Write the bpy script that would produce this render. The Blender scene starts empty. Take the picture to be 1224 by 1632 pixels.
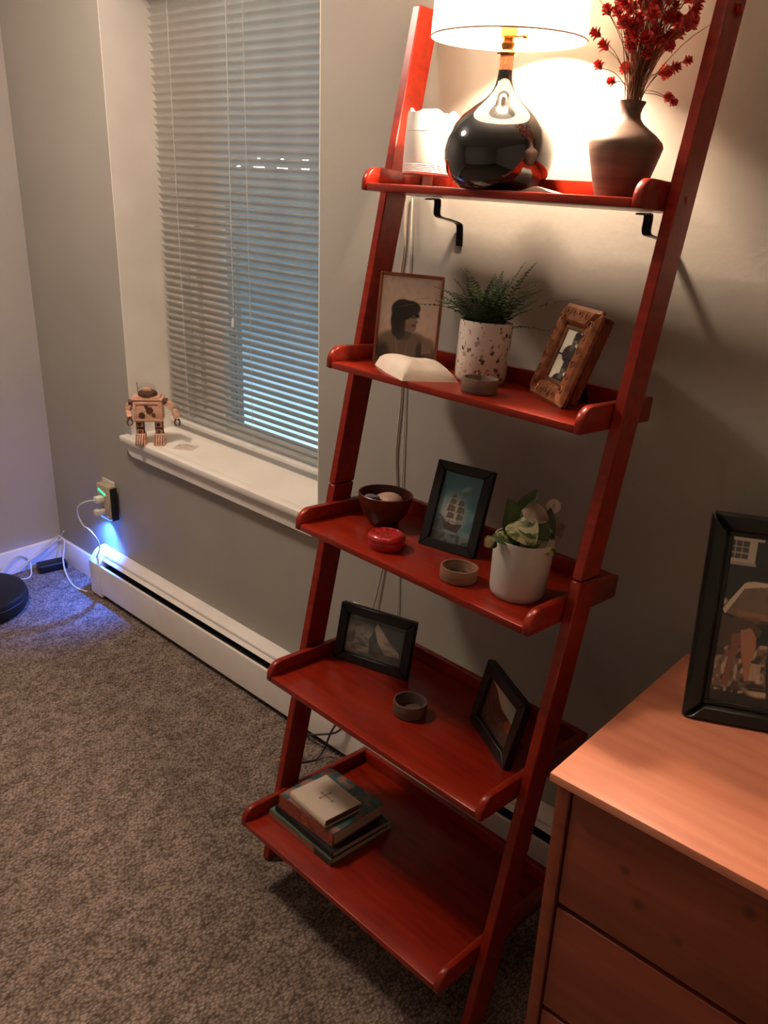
import bpy, bmesh, math, random
import numpy as np
from mathutils import Vector, Matrix, Euler

random.seed(7); np.random.seed(7)
SC = bpy.context.scene
COL = SC.collection
R = math.radians

# ------------------------------------------------------------------ camera
FPX = 1362.45
YAW, PITCH, ROLL = 0.7456, 0.3861, 0.0367
CAMLOC = Vector((1.2594, -1.4597, 1.5638))
fwd = Vector((-math.sin(YAW) * math.cos(PITCH), math.cos(YAW) * math.cos(PITCH), -math.sin(PITCH)))
rgt = Vector((math.cos(YAW), math.sin(YAW), 0)); upv = rgt.cross(fwd)
r2 = math.cos(ROLL) * rgt + math.sin(ROLL) * upv
u2 = -math.sin(ROLL) * rgt + math.cos(ROLL) * upv
cd = bpy.data.cameras.new('camera'); cam = bpy.data.objects.new('camera', cd); COL.objects.link(cam)
cd.sensor_fit = 'VERTICAL'; cd.sensor_height = 36.0; cd.lens = 36.0 * FPX / 1632.0
cd.clip_start = 0.02
cam.matrix_world = Matrix(((r2.x, u2.x, -fwd.x, CAMLOC.x), (r2.y, u2.y, -fwd.y, CAMLOC.y),
                           (r2.z, u2.z, -fwd.z, CAMLOC.z), (0, 0, 0, 1)))
SC.camera = cam

# ------------------------------------------------------------------ world, light, exposure
W = bpy.data.worlds.new('dusk'); SC.world = W; W.use_nodes = True
bg = W.node_tree.nodes['Background']
bg.inputs[0].default_value = (0.30, 0.58, 0.80, 1); bg.inputs[1].default_value = 0.35
LAMP_COLOR = (1.0, 0.75, 0.55)
LAMP_WATTS = 104.0
BLUE_WATTS = 20.0
ADDED_FLOOD_WATTS = 2300.0
CEILING_FILL_STRENGTH = 74.0
CEILING_FILL_COLOR = (1.0, 0.81, 0.67)
SC.view_settings.view_transform = 'Standard'
SC.view_settings.look = 'None'
SC.view_settings.exposure = 0.28
SC.view_settings.gamma = 1.0
SC.view_settings.use_curve_mapping = False

# ------------------------------------------------------------------ helpers
def lin(c):
    return tuple((x / 12.92 if x <= 0.04045 else ((x + 0.055) / 1.055) ** 2.4) for x in c)
def rgb(r, g, b): return lin((r / 255, g / 255, b / 255))

def append(bm, tmp):
    me = bpy.data.meshes.new('t'); tmp.to_mesh(me); bm.from_mesh(me); bpy.data.meshes.remove(me); tmp.free()

def B(): return bmesh.new()

def box(bm, x, y, z, bev=0.0, seg=2, M=None):
    t = bmesh.new()
    vs = [t.verts.new((a, b, c)) for c in z for b in y for a in x]
    for f in ((0, 2, 3, 1), (4, 5, 7, 6), (0, 1, 5, 4), (2, 6, 7, 3), (0, 4, 6, 2), (1, 3, 7, 5)):
        t.faces.new([vs[i] for i in f])
    if bev: bmesh.ops.bevel(t, geom=t.edges[:], offset=bev, segments=seg, affect='EDGES', profile=0.5)
    if M is not None: bmesh.ops.transform(t, matrix=M, verts=t.verts)
    append(bm, t); return bm

def lathe(bm, prof, seg=48, M=None):
    t = bmesh.new(); rings = []
    for r, z in prof:
        if r < 1e-6: rings.append([t.verts.new((0, 0, z))])
        else: rings.append([t.verts.new((r * math.cos(2 * math.pi * k / seg), r * math.sin(2 * math.pi * k / seg), z)) for k in range(seg)])
    for a, b in zip(rings, rings[1:]):
        for k in range(seg):
            k2 = (k + 1) % seg
            if len(a) == 1 and len(b) == 1: continue
            if len(a) == 1: t.faces.new((a[0], b[k2], b[k]))
            elif len(b) == 1: t.faces.new((a[k], a[k2], b[0]))
            else: t.faces.new((a[k], a[k2], b[k2], b[k]))
    bmesh.ops.recalc_face_normals(t, faces=t.faces[:])
    if M is not None: bmesh.ops.transform(t, matrix=M, verts=t.verts)
    append(bm, t); return bm

def spline(pts, n=6):
    P = [Vector(p) for p in pts]; out = []
    for i in range(len(P) - 1):
        p0 = P[max(i - 1, 0)]; p1 = P[i]; p2 = P[i + 1]; p3 = P[min(i + 2, len(P) - 1)]
        for k in range(n):
            t = k / n
            out.append(0.5 * ((2 * p1) + (-p0 + p2) * t + (2 * p0 - 5 * p1 + 4 * p2 - p3) * t * t + (-p0 + 3 * p1 - 3 * p2 + p3) * t ** 3))
    out.append(P[-1]); return out

def tube(bm, pts, r, seg=8, r2=None, smooth=6, M=None):
    P = spline(pts, smooth) if smooth else [Vector(p) for p in pts]
    t = bmesh.new(); rings = []; n = len(P); nor = None
    for i, p in enumerate(P):
        d = (P[min(i + 1, n - 1)] - P[max(i - 1, 0)]).normalized()
        if nor is None:
            nor = d.cross(Vector((0, 0, 1)))
            if nor.length < 1e-4: nor = d.cross(Vector((1, 0, 0)))
        nor = (nor - d * nor.dot(d)).normalized(); bi = d.cross(nor)
        rr = r if r2 is None else r + (r2 - r) * i / (n - 1)
        rings.append([t.verts.new(p + (nor * math.cos(2 * math.pi * k / seg) + bi * math.sin(2 * math.pi * k / seg)) * rr) for k in range(seg)])
    for a, b in zip(rings, rings[1:]):
        for k in range(seg): t.faces.new((a[k], a[(k + 1) % seg], b[(k + 1) % seg], b[k]))
    t.faces.new(rings[0][::-1]); t.faces.new(rings[-1])
    bmesh.ops.recalc_face_normals(t, faces=t.faces[:])
    if M is not None: bmesh.ops.transform(t, matrix=M, verts=t.verts)
    append(bm, t); return bm

def prism(bm, outline, t0, t1, axis='x', bev=0.0, M=None):
    """outline (a,b) polygon extruded along axis from t0 to t1; x: (y,z), y: (x,z), z: (x,y)"""
    t = bmesh.new()
    def mk(a, b, c): return {'x': (c, a, b), 'y': (a, c, b), 'z': (a, b, c)}[axis]
    A = [t.verts.new(mk(a, b, t0)) for a, b in outline]; Bv = [t.verts.new(mk(a, b, t1)) for a, b in outline]
    n = len(A); t.faces.new(A); t.faces.new(Bv[::-1])
    for k in range(n): t.faces.new((A[k], Bv[k], Bv[(k + 1) % n], A[(k + 1) % n]))
    bmesh.ops.recalc_face_normals(t, faces=t.faces[:])
    if bev: bmesh.ops.bevel(t, geom=t.edges[:], offset=bev, segments=1, affect='EDGES')
    if M is not None: bmesh.ops.transform(t, matrix=M, verts=t.verts)
    append(bm, t); return bm

def mesh_of(name, bm, mat, sharp=40):
    me = bpy.data.meshes.new(name); bm.to_mesh(me); bm.free()
    if mat is not None: me.materials.append(mat)
    for p in me.polygons: p.use_smooth = True
    me.set_sharp_from_angle(angle=R(sharp))
    return me

def obj(name, bm, mat, parent=None, sharp=40, M=None):
    me = bm if isinstance(bm, bpy.types.Mesh) else mesh_of(name, bm, mat, sharp)
    o = bpy.data.objects.new(name, me); COL.objects.link(o)
    if parent is not None: o.parent = parent
    if M is not None: o.matrix_local = M
    return o

def tag(o, label, cat, group=None):
    o['label'] = label; o['category'] = cat
    if group: o['group'] = group
    return o

def thing(name, label, cat, M, group=None):
    o = bpy.data.objects.new(name, None); COL.objects.link(o); o.empty_display_size = 0.03
    o.matrix_world = M
    return tag(o, label, cat, group)

def struct(name, bm, mat, parent=None, sharp=40):
    o = obj(name, bm, mat, parent, sharp)
    if parent is None: o['kind'] = 'structure'
    return o

T = Matrix.Translation
def RZ(a): return Matrix.Rotation(a, 4, 'Z')
def RX(a): return Matrix.Rotation(a, 4, 'X')
def RY(a): return Matrix.Rotation(a, 4, 'Y')

# ------------------------------------------------------------------ materials
def nodes(name):
    m = bpy.data.materials.new(name); m.use_nodes = True
    nt = m.node_tree; return m, nt, nt.nodes['Principled BSDF']

def ramp(nt, fac, stops):
    r = nt.nodes.new('ShaderNodeValToRGB'); nt.links.new(fac, r.inputs[0])
    e = r.color_ramp.elements
    while len(e) < len(stops): e.new(0.5)
    for k, (p, c) in enumerate(stops):
        e[k].position = p; e[k].color = (*c, 1) if len(c) == 3 else c
    return r

def coords(nt, scale=(1, 1, 1), rot=(0, 0, 0), kind='Object'):
    tc = nt.nodes.new('ShaderNodeTexCoord'); mp = nt.nodes.new('ShaderNodeMapping')
    mp.inputs['Scale'].default_value = scale; mp.inputs['Rotation'].default_value = rot
    nt.links.new(tc.outputs[kind], mp.inputs[0]); return mp.outputs[0]

def mat(name, c, rough=0.5, metal=0.0, c2=None, nscale=20.0, stretch=(1, 1, 1), bump=0.0, bscale=None, bdist=0.002,
        coat=0.0, spec=0.5, lo=0.35, hi=0.65, detail=4.0, trans=0.0):
    m, nt, p = nodes(name)
    if c2 is None: c2 = tuple(x * 0.9 for x in c)
    co = coords(nt, stretch)
    n = nt.nodes.new('ShaderNodeTexNoise'); n.inputs['Scale'].default_value = nscale; n.inputs['Detail'].default_value = detail
    nt.links.new(co, n.inputs['Vector'])
    r = ramp(nt, n.outputs[0], [(lo, c2), (hi, c)])
    nt.links.new(r.outputs[0], p.inputs['Base Color'])
    p.inputs['Roughness'].default_value = rough; p.inputs['Metallic'].default_value = metal
    p.inputs['Specular IOR Level'].default_value = spec
    p.inputs['Coat Weight'].default_value = coat; p.inputs['Coat Roughness'].default_value = 0.08
    if bump:
        b = nt.nodes.new('ShaderNodeBump'); b.inputs['Strength'].default_value = bump; b.inputs['Distance'].default_value = bdist
        if bscale:
            n2 = nt.nodes.new('ShaderNodeTexNoise'); n2.inputs['Scale'].default_value = bscale; n2.inputs['Detail'].default_value = 3
            nt.links.new(co, n2.inputs['Vector']); nt.links.new(n2.outputs[0], b.inputs['Height'])
        else: nt.links.new(n.outputs[0], b.inputs['Height'])
        nt.links.new(b.outputs[0], p.inputs['Normal'])
    return m

def glass(name, col=(1, 1, 1), refl=0.06, rough=0.02):
    m, nt, p = nodes(name); nt.nodes.remove(p)
    t = nt.nodes.new('ShaderNodeBsdfTransparent'); t.inputs[0].default_value = (*col, 1)
    g = nt.nodes.new('ShaderNodeBsdfGlossy'); g.inputs['Roughness'].default_value = rough
    fw_ = nt.nodes.new('ShaderNodeLayerWeight'); fw_.inputs[0].default_value = 0.5
    pw = nt.nodes.new('ShaderNodeMath'); pw.operation = 'POWER'; pw.inputs[1].default_value = 5.0; nt.links.new(fw_.outputs['Facing'], pw.inputs[0])
    lw = nt.nodes.new('ShaderNodeMath'); lw.operation = 'MULTIPLY_ADD'; lw.inputs[1].default_value = 0.9; lw.inputs[2].default_value = refl * 0.5; nt.links.new(pw.outputs[0], lw.inputs[0])
    mx = nt.nodes.new('ShaderNodeMixShader'); nt.links.new(lw.outputs[0], mx.inputs[0])
    nt.links.new(t.outputs[0], mx.inputs[1]); nt.links.new(g.outputs[0], mx.inputs[2])
    nt.links.new(mx.outputs[0], nt.nodes['Material Output'].inputs[0]); return m

def emis(name, col, s):
    m, nt, p = nodes(name)
    p.inputs['Base Color'].default_value = (*[min(1, x) for x in col], 1)
    p.inputs['Emission Color'].default_value = (*col, 1); p.inputs['Emission Strength'].default_value = s
    return m

M_ = {}
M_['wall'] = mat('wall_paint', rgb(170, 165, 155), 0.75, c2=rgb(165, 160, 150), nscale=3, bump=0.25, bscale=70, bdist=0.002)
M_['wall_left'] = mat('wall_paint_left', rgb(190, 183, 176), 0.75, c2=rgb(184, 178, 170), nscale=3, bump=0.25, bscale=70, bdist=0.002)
M_['ceiling'] = mat('ceiling_paint', rgb(235, 232, 225), 0.9, bump=0.2, bscale=120)
M_['trim'] = mat('white_trim_paint', rgb(242, 236, 226), 0.45, c2=rgb(234, 227, 216), nscale=6, bump=0.06, bscale=40)
M_['vinyl'] = mat('window_vinyl', rgb(215, 213, 208), 0.4)
M_['slat'] = mat('blind_slat_white', rgb(232, 229, 222), 0.5, c2=rgb(224, 221, 214), nscale=8)
M_['cord_white'] = mat('white_cord', rgb(222, 216, 206), 0.6)
M_['heater'] = mat('heater_enamel', rgb(242, 234, 225), 0.42, c2=rgb(234, 226, 216), nscale=9, bump=0.05, bscale=60)
M_['black_void'] = mat('heater_inside_black', rgb(18, 17, 16), 0.8)
M_['black_plastic'] = mat('black_plastic', rgb(16, 16, 18), 0.45)
M_['black_frame'] = mat('black_frame_wood', rgb(14, 14, 13), 0.5, c2=rgb(9, 9, 9), nscale=30)
M_['black_metal'] = mat('dark_metal', rgb(40, 33, 28), 0.35, metal=0.9)
M_['glass'] = glass('clear_glass')
M_['white_plastic'] = mat('white_plastic', rgb(228, 222, 212), 0.35)
M_['paper'] = mat('paper_white', rgb(232, 226, 216), 0.8)

def red_wood():
    m, nt, p = nodes('red_stained_wood')
    co = coords(nt, (3, 30, 30))
    n = nt.nodes.new('ShaderNodeTexNoise'); n.inputs['Scale'].default_value = 2.2; n.inputs['Detail'].default_value = 6
    nt.links.new(co, n.inputs['Vector'])
    r = ramp(nt, n.outputs[0], [(0.3, rgb(120, 24, 9)), (0.55, rgb(143, 33, 11)), (0.75, rgb(155, 42, 14))])
    nt.links.new(r.outputs[0], p.inputs['Base Color'])
    p.inputs['Roughness'].default_value = 0.30; p.inputs['Specular IOR Level'].default_value = 0.45
    b = nt.nodes.new('ShaderNodeBump'); b.inputs['Strength'].default_value = 0.08; b.inputs['Distance'].default_value = 0.001
    nt.links.new(n.outputs[0], b.inputs['Height']); nt.links.new(b.outputs[0], p.inputs['Normal'])
    return m
M_['red'] = red_wood()

def pine(name, c0, c1, c2, knots=()):
    m, nt, p = nodes(name)
    co = coords(nt, (1.2, 14, 14))
    n = nt.nodes.new('ShaderNodeTexNoise'); n.inputs['Scale'].default_value = 2.5; n.inputs['Detail'].default_value = 5
    n.inputs['Distortion'].default_value = 0.6
    nt.links.new(co, n.inputs['Vector'])
    r = ramp(nt, n.outputs[0], [(0.28, c0), (0.5, c1), (0.72, c2)])
    cur = r.outputs[0]
    for (kx, ky, kz, kr) in knots:
        tc = nt.nodes.new('ShaderNodeTexCoord'); vm = nt.nodes.new('ShaderNodeVectorMath'); vm.operation = 'DISTANCE'
        nt.links.new(tc.outputs['Object'], vm.inputs[0]); vm.inputs[1].default_value = (kx, ky, kz)
        mr = nt.nodes.new('ShaderNodeMapRange'); mr.inputs[1].default_value = kr * 0.25; mr.inputs[2].default_value = kr
        mr.inputs[3].default_value = 0.8; mr.inputs[4].default_value = 0.0
        nt.links.new(vm.outputs['Value'], mr.inputs[0])
        mx = nt.nodes.new('ShaderNodeMix'); mx.data_type = 'RGBA'
        nt.links.new(mr.outputs[0], mx.inputs[0]); nt.links.new(cur, mx.inputs[6]); mx.inputs[7].default_value = (*tuple(x * 0.25 for x in c0), 1)
        cur = mx.outputs[2]
    nt.links.new(cur, p.inputs['Base Color'])
    p.inputs['Roughness'].default_value = 0.42
    return m

def carpet():
    m, nt, p = nodes('brown_loop_carpet')
    co = coords(nt, (1, 1, 1))
    dn = nt.nodes.new('ShaderNodeTexNoise'); dn.inputs['Scale'].default_value = 60
    nt.links.new(co, dn.inputs['Vector'])
    v = nt.nodes.new('ShaderNodeTexVoronoi'); v.inputs['Scale'].default_value = 185; v.inputs['Randomness'].default_value = 0.75
    mp = nt.nodes.new('ShaderNodeMapping'); mp.inputs['Rotation'].default_value = (0, 0, 0.35); mp.inputs['Scale'].default_value = (1.0, 0.62, 1)
    nt.links.new(co, mp.inputs[0]); nt.links.new(mp.outputs[0], v.inputs['Vector'])
    big = nt.nodes.new('ShaderNodeTexNoise'); big.inputs['Scale'].default_value = 26; big.inputs['Detail'].default_value = 3
    nt.links.new(mp.outputs[0], big.inputs['Vector'])
    r1 = ramp(nt, v.outputs['Distance'], [(0.05, rgb(168, 151, 139)), (0.8, rgb(86, 75, 67))])
    r2_ = ramp(nt, big.outputs[0], [(0.35, (0.72, 0.70, 0.68)), (0.65, (1.15, 1.12, 1.1))])
    mx = nt.nodes.new('ShaderNodeMix'); mx.data_type = 'RGBA'; mx.blend_type = 'MULTIPLY'; mx.inputs[0].default_value = 1
    nt.links.new(r1.outputs[0], mx.inputs[6]); nt.links.new(r2_.outputs[0], mx.inputs[7])
    nt.links.new(mx.outputs[2], p.inputs['Base Color'])
    p.inputs['Roughness'].default_value = 0.95; p.inputs['Specular IOR Level'].default_value = 0.1
    iv = nt.nodes.new('ShaderNodeMath'); iv.operation = 'SUBTRACT'; iv.inputs[0].default_value = 1
    nt.links.new(v.outputs['Distance'], iv.inputs[1])
    b = nt.nodes.new('ShaderNodeBump'); b.inputs['Strength'].default_value = 0.6; b.inputs['Distance'].default_value = 0.004
    nt.links.new(iv.outputs[0], b.inputs['Height']); nt.links.new(b.outputs[0], p.inputs['Normal'])
    return m
M_['carpet'] = carpet()

def attr_mat(name, rough=0.45, coat=0.0):
    m, nt, p = nodes(name)
    a = nt.nodes.new('ShaderNodeAttribute'); a.attribute_name = 'ink'
    n = nt.nodes.new('ShaderNodeTexNoise'); n.inputs['Scale'].default_value = 350
    nt.links.new(coords(nt), n.inputs['Vector'])
    r = ramp(nt, n.outputs[0], [(0.3, (0.93, 0.93, 0.93)), (0.7, (1, 1, 1))])
    mx = nt.nodes.new('ShaderNodeMix'); mx.data_type = 'RGBA'; mx.blend_type = 'MULTIPLY'; mx.inputs[0].default_value = 1
    nt.links.new(a.outputs['Color'], mx.inputs[6]); nt.links.new(r.outputs[0], mx.inputs[7])
    nt.links.new(mx.outputs[2], p.inputs['Base Color']); p.inputs['Roughness'].default_value = rough
    p.inputs['Coat Weight'].default_value = coat
    return m
M_['print'] = attr_mat('printed_picture')
M_['print_cover'] = attr_mat('printed_cover', 0.35)

# ---- flat prints painted as vertex colours (u right 0..1, v up 0..1)
class Ink:
    def __init__(s, nx, ny, base):
        u = np.linspace(0, 1, nx); v = np.linspace(0, 1, ny); s.u, s.v = np.meshgrid(u, v)
        s.c = np.zeros((ny, nx, 3)); s.c[:] = np.array(base) / 255.; s.nx, s.ny = nx, ny
        s.rng = np.random.RandomState(3)
    def put(s, m, col, a=1.0):
        m = (np.clip(m, 0, 1) * a)[..., None]; s.c = s.c * (1 - m) + np.array(col) / 255. * m
    def ell(s, cx, cy, rx, ry, col, a=1.0, soft=0.15, ang=0):
        dx, dy = s.u - cx, s.v - cy; ca, sa = math.cos(ang), math.sin(ang)
        d = np.sqrt(((dx * ca + dy * sa) / rx) ** 2 + ((-dx * sa + dy * ca) / ry) ** 2)
        s.put((1 + soft - d) / (2 * soft + 1e-6), col, a)
    def poly(s, pts, col, a=1.0):
        m = np.zeros_like(s.u, bool); n = len(pts)
        for i in range(n):
            x1, y1 = pts[i]; x2, y2 = pts[(i + 1) % n]
            if abs(y2 - y1) < 1e-9: continue
            c = ((y1 > s.v) != (y2 > s.v)) & (s.u < (x2 - x1) * (s.v - y1) / (y2 - y1) + x1); m ^= c
        s.put(m.astype(float), col, a)
    def rect(s, x0, y0, x1, y1, col, a=1.0): s.poly([(x0, y0), (x1, y0), (x1, y1), (x0, y1)], col, a)
    def line(s, x0, y0, x1, y1, w, col, a=1.0):
        dx, dy = x1 - x0, y1 - y0; L2 = dx * dx + dy * dy
        t = np.clip(((s.u - x0) * dx + (s.v - y0) * dy) / L2, 0, 1)
        d = np.hypot(s.u - x0 - t * dx, s.v - y0 - t * dy); s.put((w - d) / (w * 0.6) + 0.3, col, a)
    def grad(s, c0, c1): s.c = np.array(c0) / 255. * (1 - s.v[..., None]) + np.array(c1) / 255. * s.v[..., None]
    def cloud(s, mask, col, a, k=9):
        g = s.rng.rand(k, k); yi = s.v * (k - 1.001); xi = s.u * (k - 1.001); y0 = yi.astype(int); x0 = xi.astype(int); fy = yi - y0; fx = xi - x0
        n = g[y0, x0] * (1 - fx) * (1 - fy) + g[y0, x0 + 1] * fx * (1 - fy) + g[y0 + 1, x0] * (1 - fx) * fy + g[y0 + 1, x0 + 1] * fx * fy
        s.put(mask * np.clip((n - 0.45) * 4, 0, 1), col, a)

def print_sheet(name, w, h, ink, parent, M, material=None, axis='xz'):
    nx, ny = ink.nx, ink.ny
    X = (ink.u - 0.5) * w; Z = ink.v * h
    verts = [(float(a), 0.0, float(b)) if axis == 'xz' else (float(a), float(b), 0.0) for a, b in zip(X.ravel(), Z.ravel())]
    faces = [(j * nx + i, j * nx + i + 1, (j + 1) * nx + i + 1, (j + 1) * nx + i) for j in range(ny - 1) for i in range(nx - 1)]
    me = bpy.data.meshes.new(name); me.from_pydata(verts, [], faces)
    c = np.clip(ink.c, 0, 1); l = np.where(c <= 0.04045, c / 12.92, ((c + 0.055) / 1.055) ** 2.4).reshape(-1, 3)
    a = me.color_attributes.new('ink', 'FLOAT_COLOR', 'POINT')
    a.data.foreach_set('color', np.concatenate([l, np.ones((len(l), 1))], 1).astype(np.float32).ravel())
    me.materials.append(material or M_['print'])
    return obj(name, me, None, parent, M=M)

# ------------------------------------------------------------------ room shell
XL, XR, YF, ZC = -1.8996, 2.30, -3.30, 2.44
WT = 0.28                                   # thickness of the outer wall
WX0, WX1, WZ0, WZ1 = -1.2734, -0.3322, 0.6802, 2.06

b = B(); box(b, (XL - .1, XR + .1), (YF - .1, 0.0), (-.06, 0)); struct('floor', b, M_['carpet'])
b = B(); box(b, (XL - .1, XR + .1), (YF - .1, WT), (ZC, ZC + .1)); struct('ceiling', b, M_['ceiling'])
b = B()
SILL_T = 0.022
box(b, (XL - .1, WX0), (0, WT), (-.06, ZC)); box(b, (WX1, XR + .1), (0, WT), (-.06, ZC))
box(b, (WX0, WX1), (0, WT), (-.06, WZ0 - SILL_T)); box(b, (WX0, WX1), (0, WT), (WZ1, ZC))
struct('wall_back', b, M_['wall'])
b = B(); box(b, (XL - .1, XL), (YF, 0), (0, ZC)); struct('wall_left', b, M_['wall_left'])
b = B(); box(b, (XR, XR + .1), (YF, 0), (0, ZC)); struct('wall_right', b, M_['ceiling'])
b = B(); box(b, (XL, XR), (YF - .1, YF), (0, ZC)); struct('wall_front', b, M_['ceiling'])
bbp = lambda s: [(0, 0), (s * .014, 0), (s * .014, .078), (s * .009, .092), (0, .096)]
b = B(); prism(b, [(XL + a, z) for a, z in bbp(1)], YF, 0, 'y'); struct('baseboard_left', b, M_['trim'])
b = B(); prism(b, [(a, z) for a, z in bbp(-1)], XL + .014, -1.52, 'x'); struct('baseboard_back', b, M_['trim'])
# jamb lining of the window recess in white trim paint
b = B(); box(b, (WX0, WX0 + .004), (0.001, WT), (WZ0, WZ1)); box(b, (WX1 - .004, WX1), (0.001, WT), (WZ0, WZ1)); box(b, (WX0, WX1), (0.001, WT), (WZ1 - .004, WZ1))
struct('trim_1', b, M_['trim'])
# sill board with horns and a moulded apron below
b = B(); box(b, (WX0 - .022, WX1 + .022), (-.036, -0.0005), (WZ0 - SILL_T, WZ0), .004); box(b, (WX0 + .0005, WX1 - .0005), (-.02, WT), (WZ0 - SILL_T, WZ0 - .0002))
sill = struct('trim_2', b, M_['trim'])
b = B(); prism(b, [(WX0 + .002, WZ0 - SILL_T), (WX0 + .002, WZ0 - .045), (WX0 + .012, WZ0 - .062), (WX0 + .03, WZ0 - .068), (WX1 - .002, WZ0 - .068), (WX1 - .002, WZ0 - SILL_T)], -.022, -.0005, 'y', .002)
obj('apron', b, M_['trim'], sill)
# sliding window: frame, two sashes with panes
b = B()
fy0, fy1 = 0.205, 0.265
box(b, (WX0 + .004, WX0 + .044), (fy0, fy1), (WZ0, WZ1 - .004), .003); box(b, (WX1 - .044, WX1 - .004), (fy0, fy1), (WZ0, WZ1 - .004), .003)
box(b, (WX0 + .044, WX1 - .044), (fy0, fy1), (WZ0, WZ0 + .03), .003); box(b, (WX0 + .044, WX1 - .044), (fy0, fy1), (WZ1 - .044, WZ1 - .004), .003)
win = struct('window_1', b, M_['vinyl'])
def sash(x0, x1, y):
    s = .035; z0, z1 = WZ0 + .03, WZ1 - .044; b = B()
    box(b, (x0, x0 + s), (y, y + .022), (z0, z1), .002); box(b, (x1 - s, x1), (y, y + .022), (z0, z1), .002)
    box(b, (x0 + s, x1 - s), (y, y + .022), (z0, z0 + s), .002); box(b, (x0 + s, x1 - s), (y, y + .022), (z1 - s, z1), .002)
    o = obj('sash', b, M_['vinyl'], win); b = B(); box(b, (x0 + s, x1 - s), (y + .009, y + .013), (z0 + s, z1 - s)); obj('pane', b, M_['glass'], o)
sash(WX0 + .044, -.985, .238); sash(-1.025, WX1 - .044, .211)
def added_film_mat():
    m, nt, p = nodes('added_pale_film'); nt.nodes.remove(p)
    n = nt.nodes.new('ShaderNodeTexNoise'); n.inputs['Scale'].default_value = 5; nt.links.new(coords(nt), n.inputs['Vector'])
    r = ramp(nt, n.outputs[0], [(.3, rgb(240, 214, 194)), (.7, rgb(248, 224, 206))])
    t = nt.nodes.new('ShaderNodeBsdfTranslucent'); d = nt.nodes.new('ShaderNodeBsdfDiffuse'); nt.links.new(r.outputs[0], t.inputs[0]); nt.links.new(r.outputs[0], d.inputs[0])
    mx = nt.nodes.new('ShaderNodeMixShader'); mx.inputs[0].default_value = 0.5
    nt.links.new(t.outputs[0], mx.inputs[1]); nt.links.new(d.outputs[0], mx.inputs[2]); nt.links.new(mx.outputs[0], nt.nodes['Material Output'].inputs[0]); return m
b = B(); box(b, (WX0 + .044, -1.0), (.2625, .2635), (WZ0 + .03, WZ1 - .044)); obj('added_film', b, added_film_mat(), win)  # film added so the slat gaps at the left show pale grey
# snowy ground outside
M_['snow'] = mat('evening_snow', rgb(225, 228, 232), 0.9, c2=rgb(205, 210, 216), nscale=1.2)
b = B(); box(b, (-14, 8), (WT, 18), (-.7, -.55)); struct('ground', b, M_['snow'])

# unseen flood light added outside to light the snow near the house
fl_ = thing('added_flood_light', 'added unseen outdoor flood light that lights the snow', 'flood light', T((-1.9, WT, 2.30)))
b = B(); box(b, (-.05, .05), (.0005, .012), (-.05, .05), .003); obj('wall_mount', b, M_['black_metal'], fl_)
FM = T((0, .07, 0)) @ RX(R(35))
b = B(); box(b, (-.09, .09), (-.03, .03), (-.065, .065), .008, 2, FM); tube(b, [(0, .011, 0), (0, .06, 0)], .015, 8, smooth=0); obj('housing', b, M_['black_metal'], fl_)
fd = bpy.data.lights.new('added_flood_beam', 'SPOT'); fd.energy = ADDED_FLOOD_WATTS; fd.color = (.42, .74, 1.0); fd.spot_size = R(118); fd.spot_blend = .6; fd.shadow_soft_size = .06
fo = bpy.data.objects.new('added_flood_beam', fd); COL.objects.link(fo); fo.parent = fl_; fo.location = (0, .14, -.04); fo.rotation_euler = Vector((-.55, .62, -.75)).to_track_quat('-Z', 'Y').to_euler()
# string of outdoor bulbs across the yard, glimpsed through the slits of the blind
sl = thing('string_lights', 'string of small white outdoor bulbs glimpsed through the closed blind slats', 'string lights', T((-5.4, 4.0, -.55)))
GZ = .55
for x in (-1.3, 1.25):
    b = B(); tube(b, [(x, 0, 0), (x, 0, 1.70 + GZ)], .02, 10, smooth=0); obj('post', b, M_['black_metal'], sl)
b = B(); tube(b, [(-1.3, 0, 1.66 + GZ), (-.7, 0, 1.57 + GZ), (.0, 0, 1.575 + GZ), (.6, 0, 1.62 + GZ), (1.25, 0, 1.69 + GZ)], .004, 6); obj('wire', b, M_['black_plastic'], sl)
M_['bulb_out'] = emis('outdoor_bulb_glow', (1.0, .97, .92), 60.0)
for x, z in ((-.499, 1.485), (-.135, 1.501), (.200, 1.515), (.517, 1.533)):
    b = B(); lathe(b, [(0, -.05), (.025, -.045), (.045, -.02), (.050, .005), (.040, .03), (.02, .045), (.012, .05), (.012, .075), (0, .078)], 20, T((x, 0, z + GZ))); obj('bulb', b, M_['bulb_out'], sl)

# ------------------------------------------------------------------ mini blind
BY = 0.165
bl = thing('window_blind', 'white horizontal mini blind filling the window recess above the sill', 'blind', T((0, BY, WZ0)))
SW, PITCHB, TILT = .0271, .0223, R(53)
b = B(); n = 5
vs = []
L0, L1 = WX0 + .006, WX1 - .006
for x in (L0, L1):
    row = []
    for k in range(n):
        s = (k / (n - 1) - .5) * SW; c = .0022 * (1 - (2 * k / (n - 1) - 1) ** 2)
        y = s * math.cos(TILT) + c * math.sin(TILT); z = -s * math.sin(TILT) + c * math.cos(TILT)
        row.append(b.verts.new((x, y, z)))
    vs.append(row)
for k in range(n - 1): b.faces.new((vs[0][k], vs[1][k], vs[1][k + 1], vs[0][k + 1]))
bmesh.ops.solidify(b, geom=b.faces[:], thickness=.0005)
slat_me = mesh_of('slat', b, M_['slat'])
zb0 = .7087 - WZ0
ns = int((WZ1 - WZ0 - .05 - zb0) / PITCHB)
for k in range(ns):
    o = obj('slat', slat_me, None, bl); o.location = (0, 0, zb0 + .022 + k * PITCHB)
b = B(); box(b, (L0, L1), (-.013, .013), (zb0 - .004, zb0 + .010), .003); obj('bottom_rail', b, M_['slat'], bl)
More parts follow.
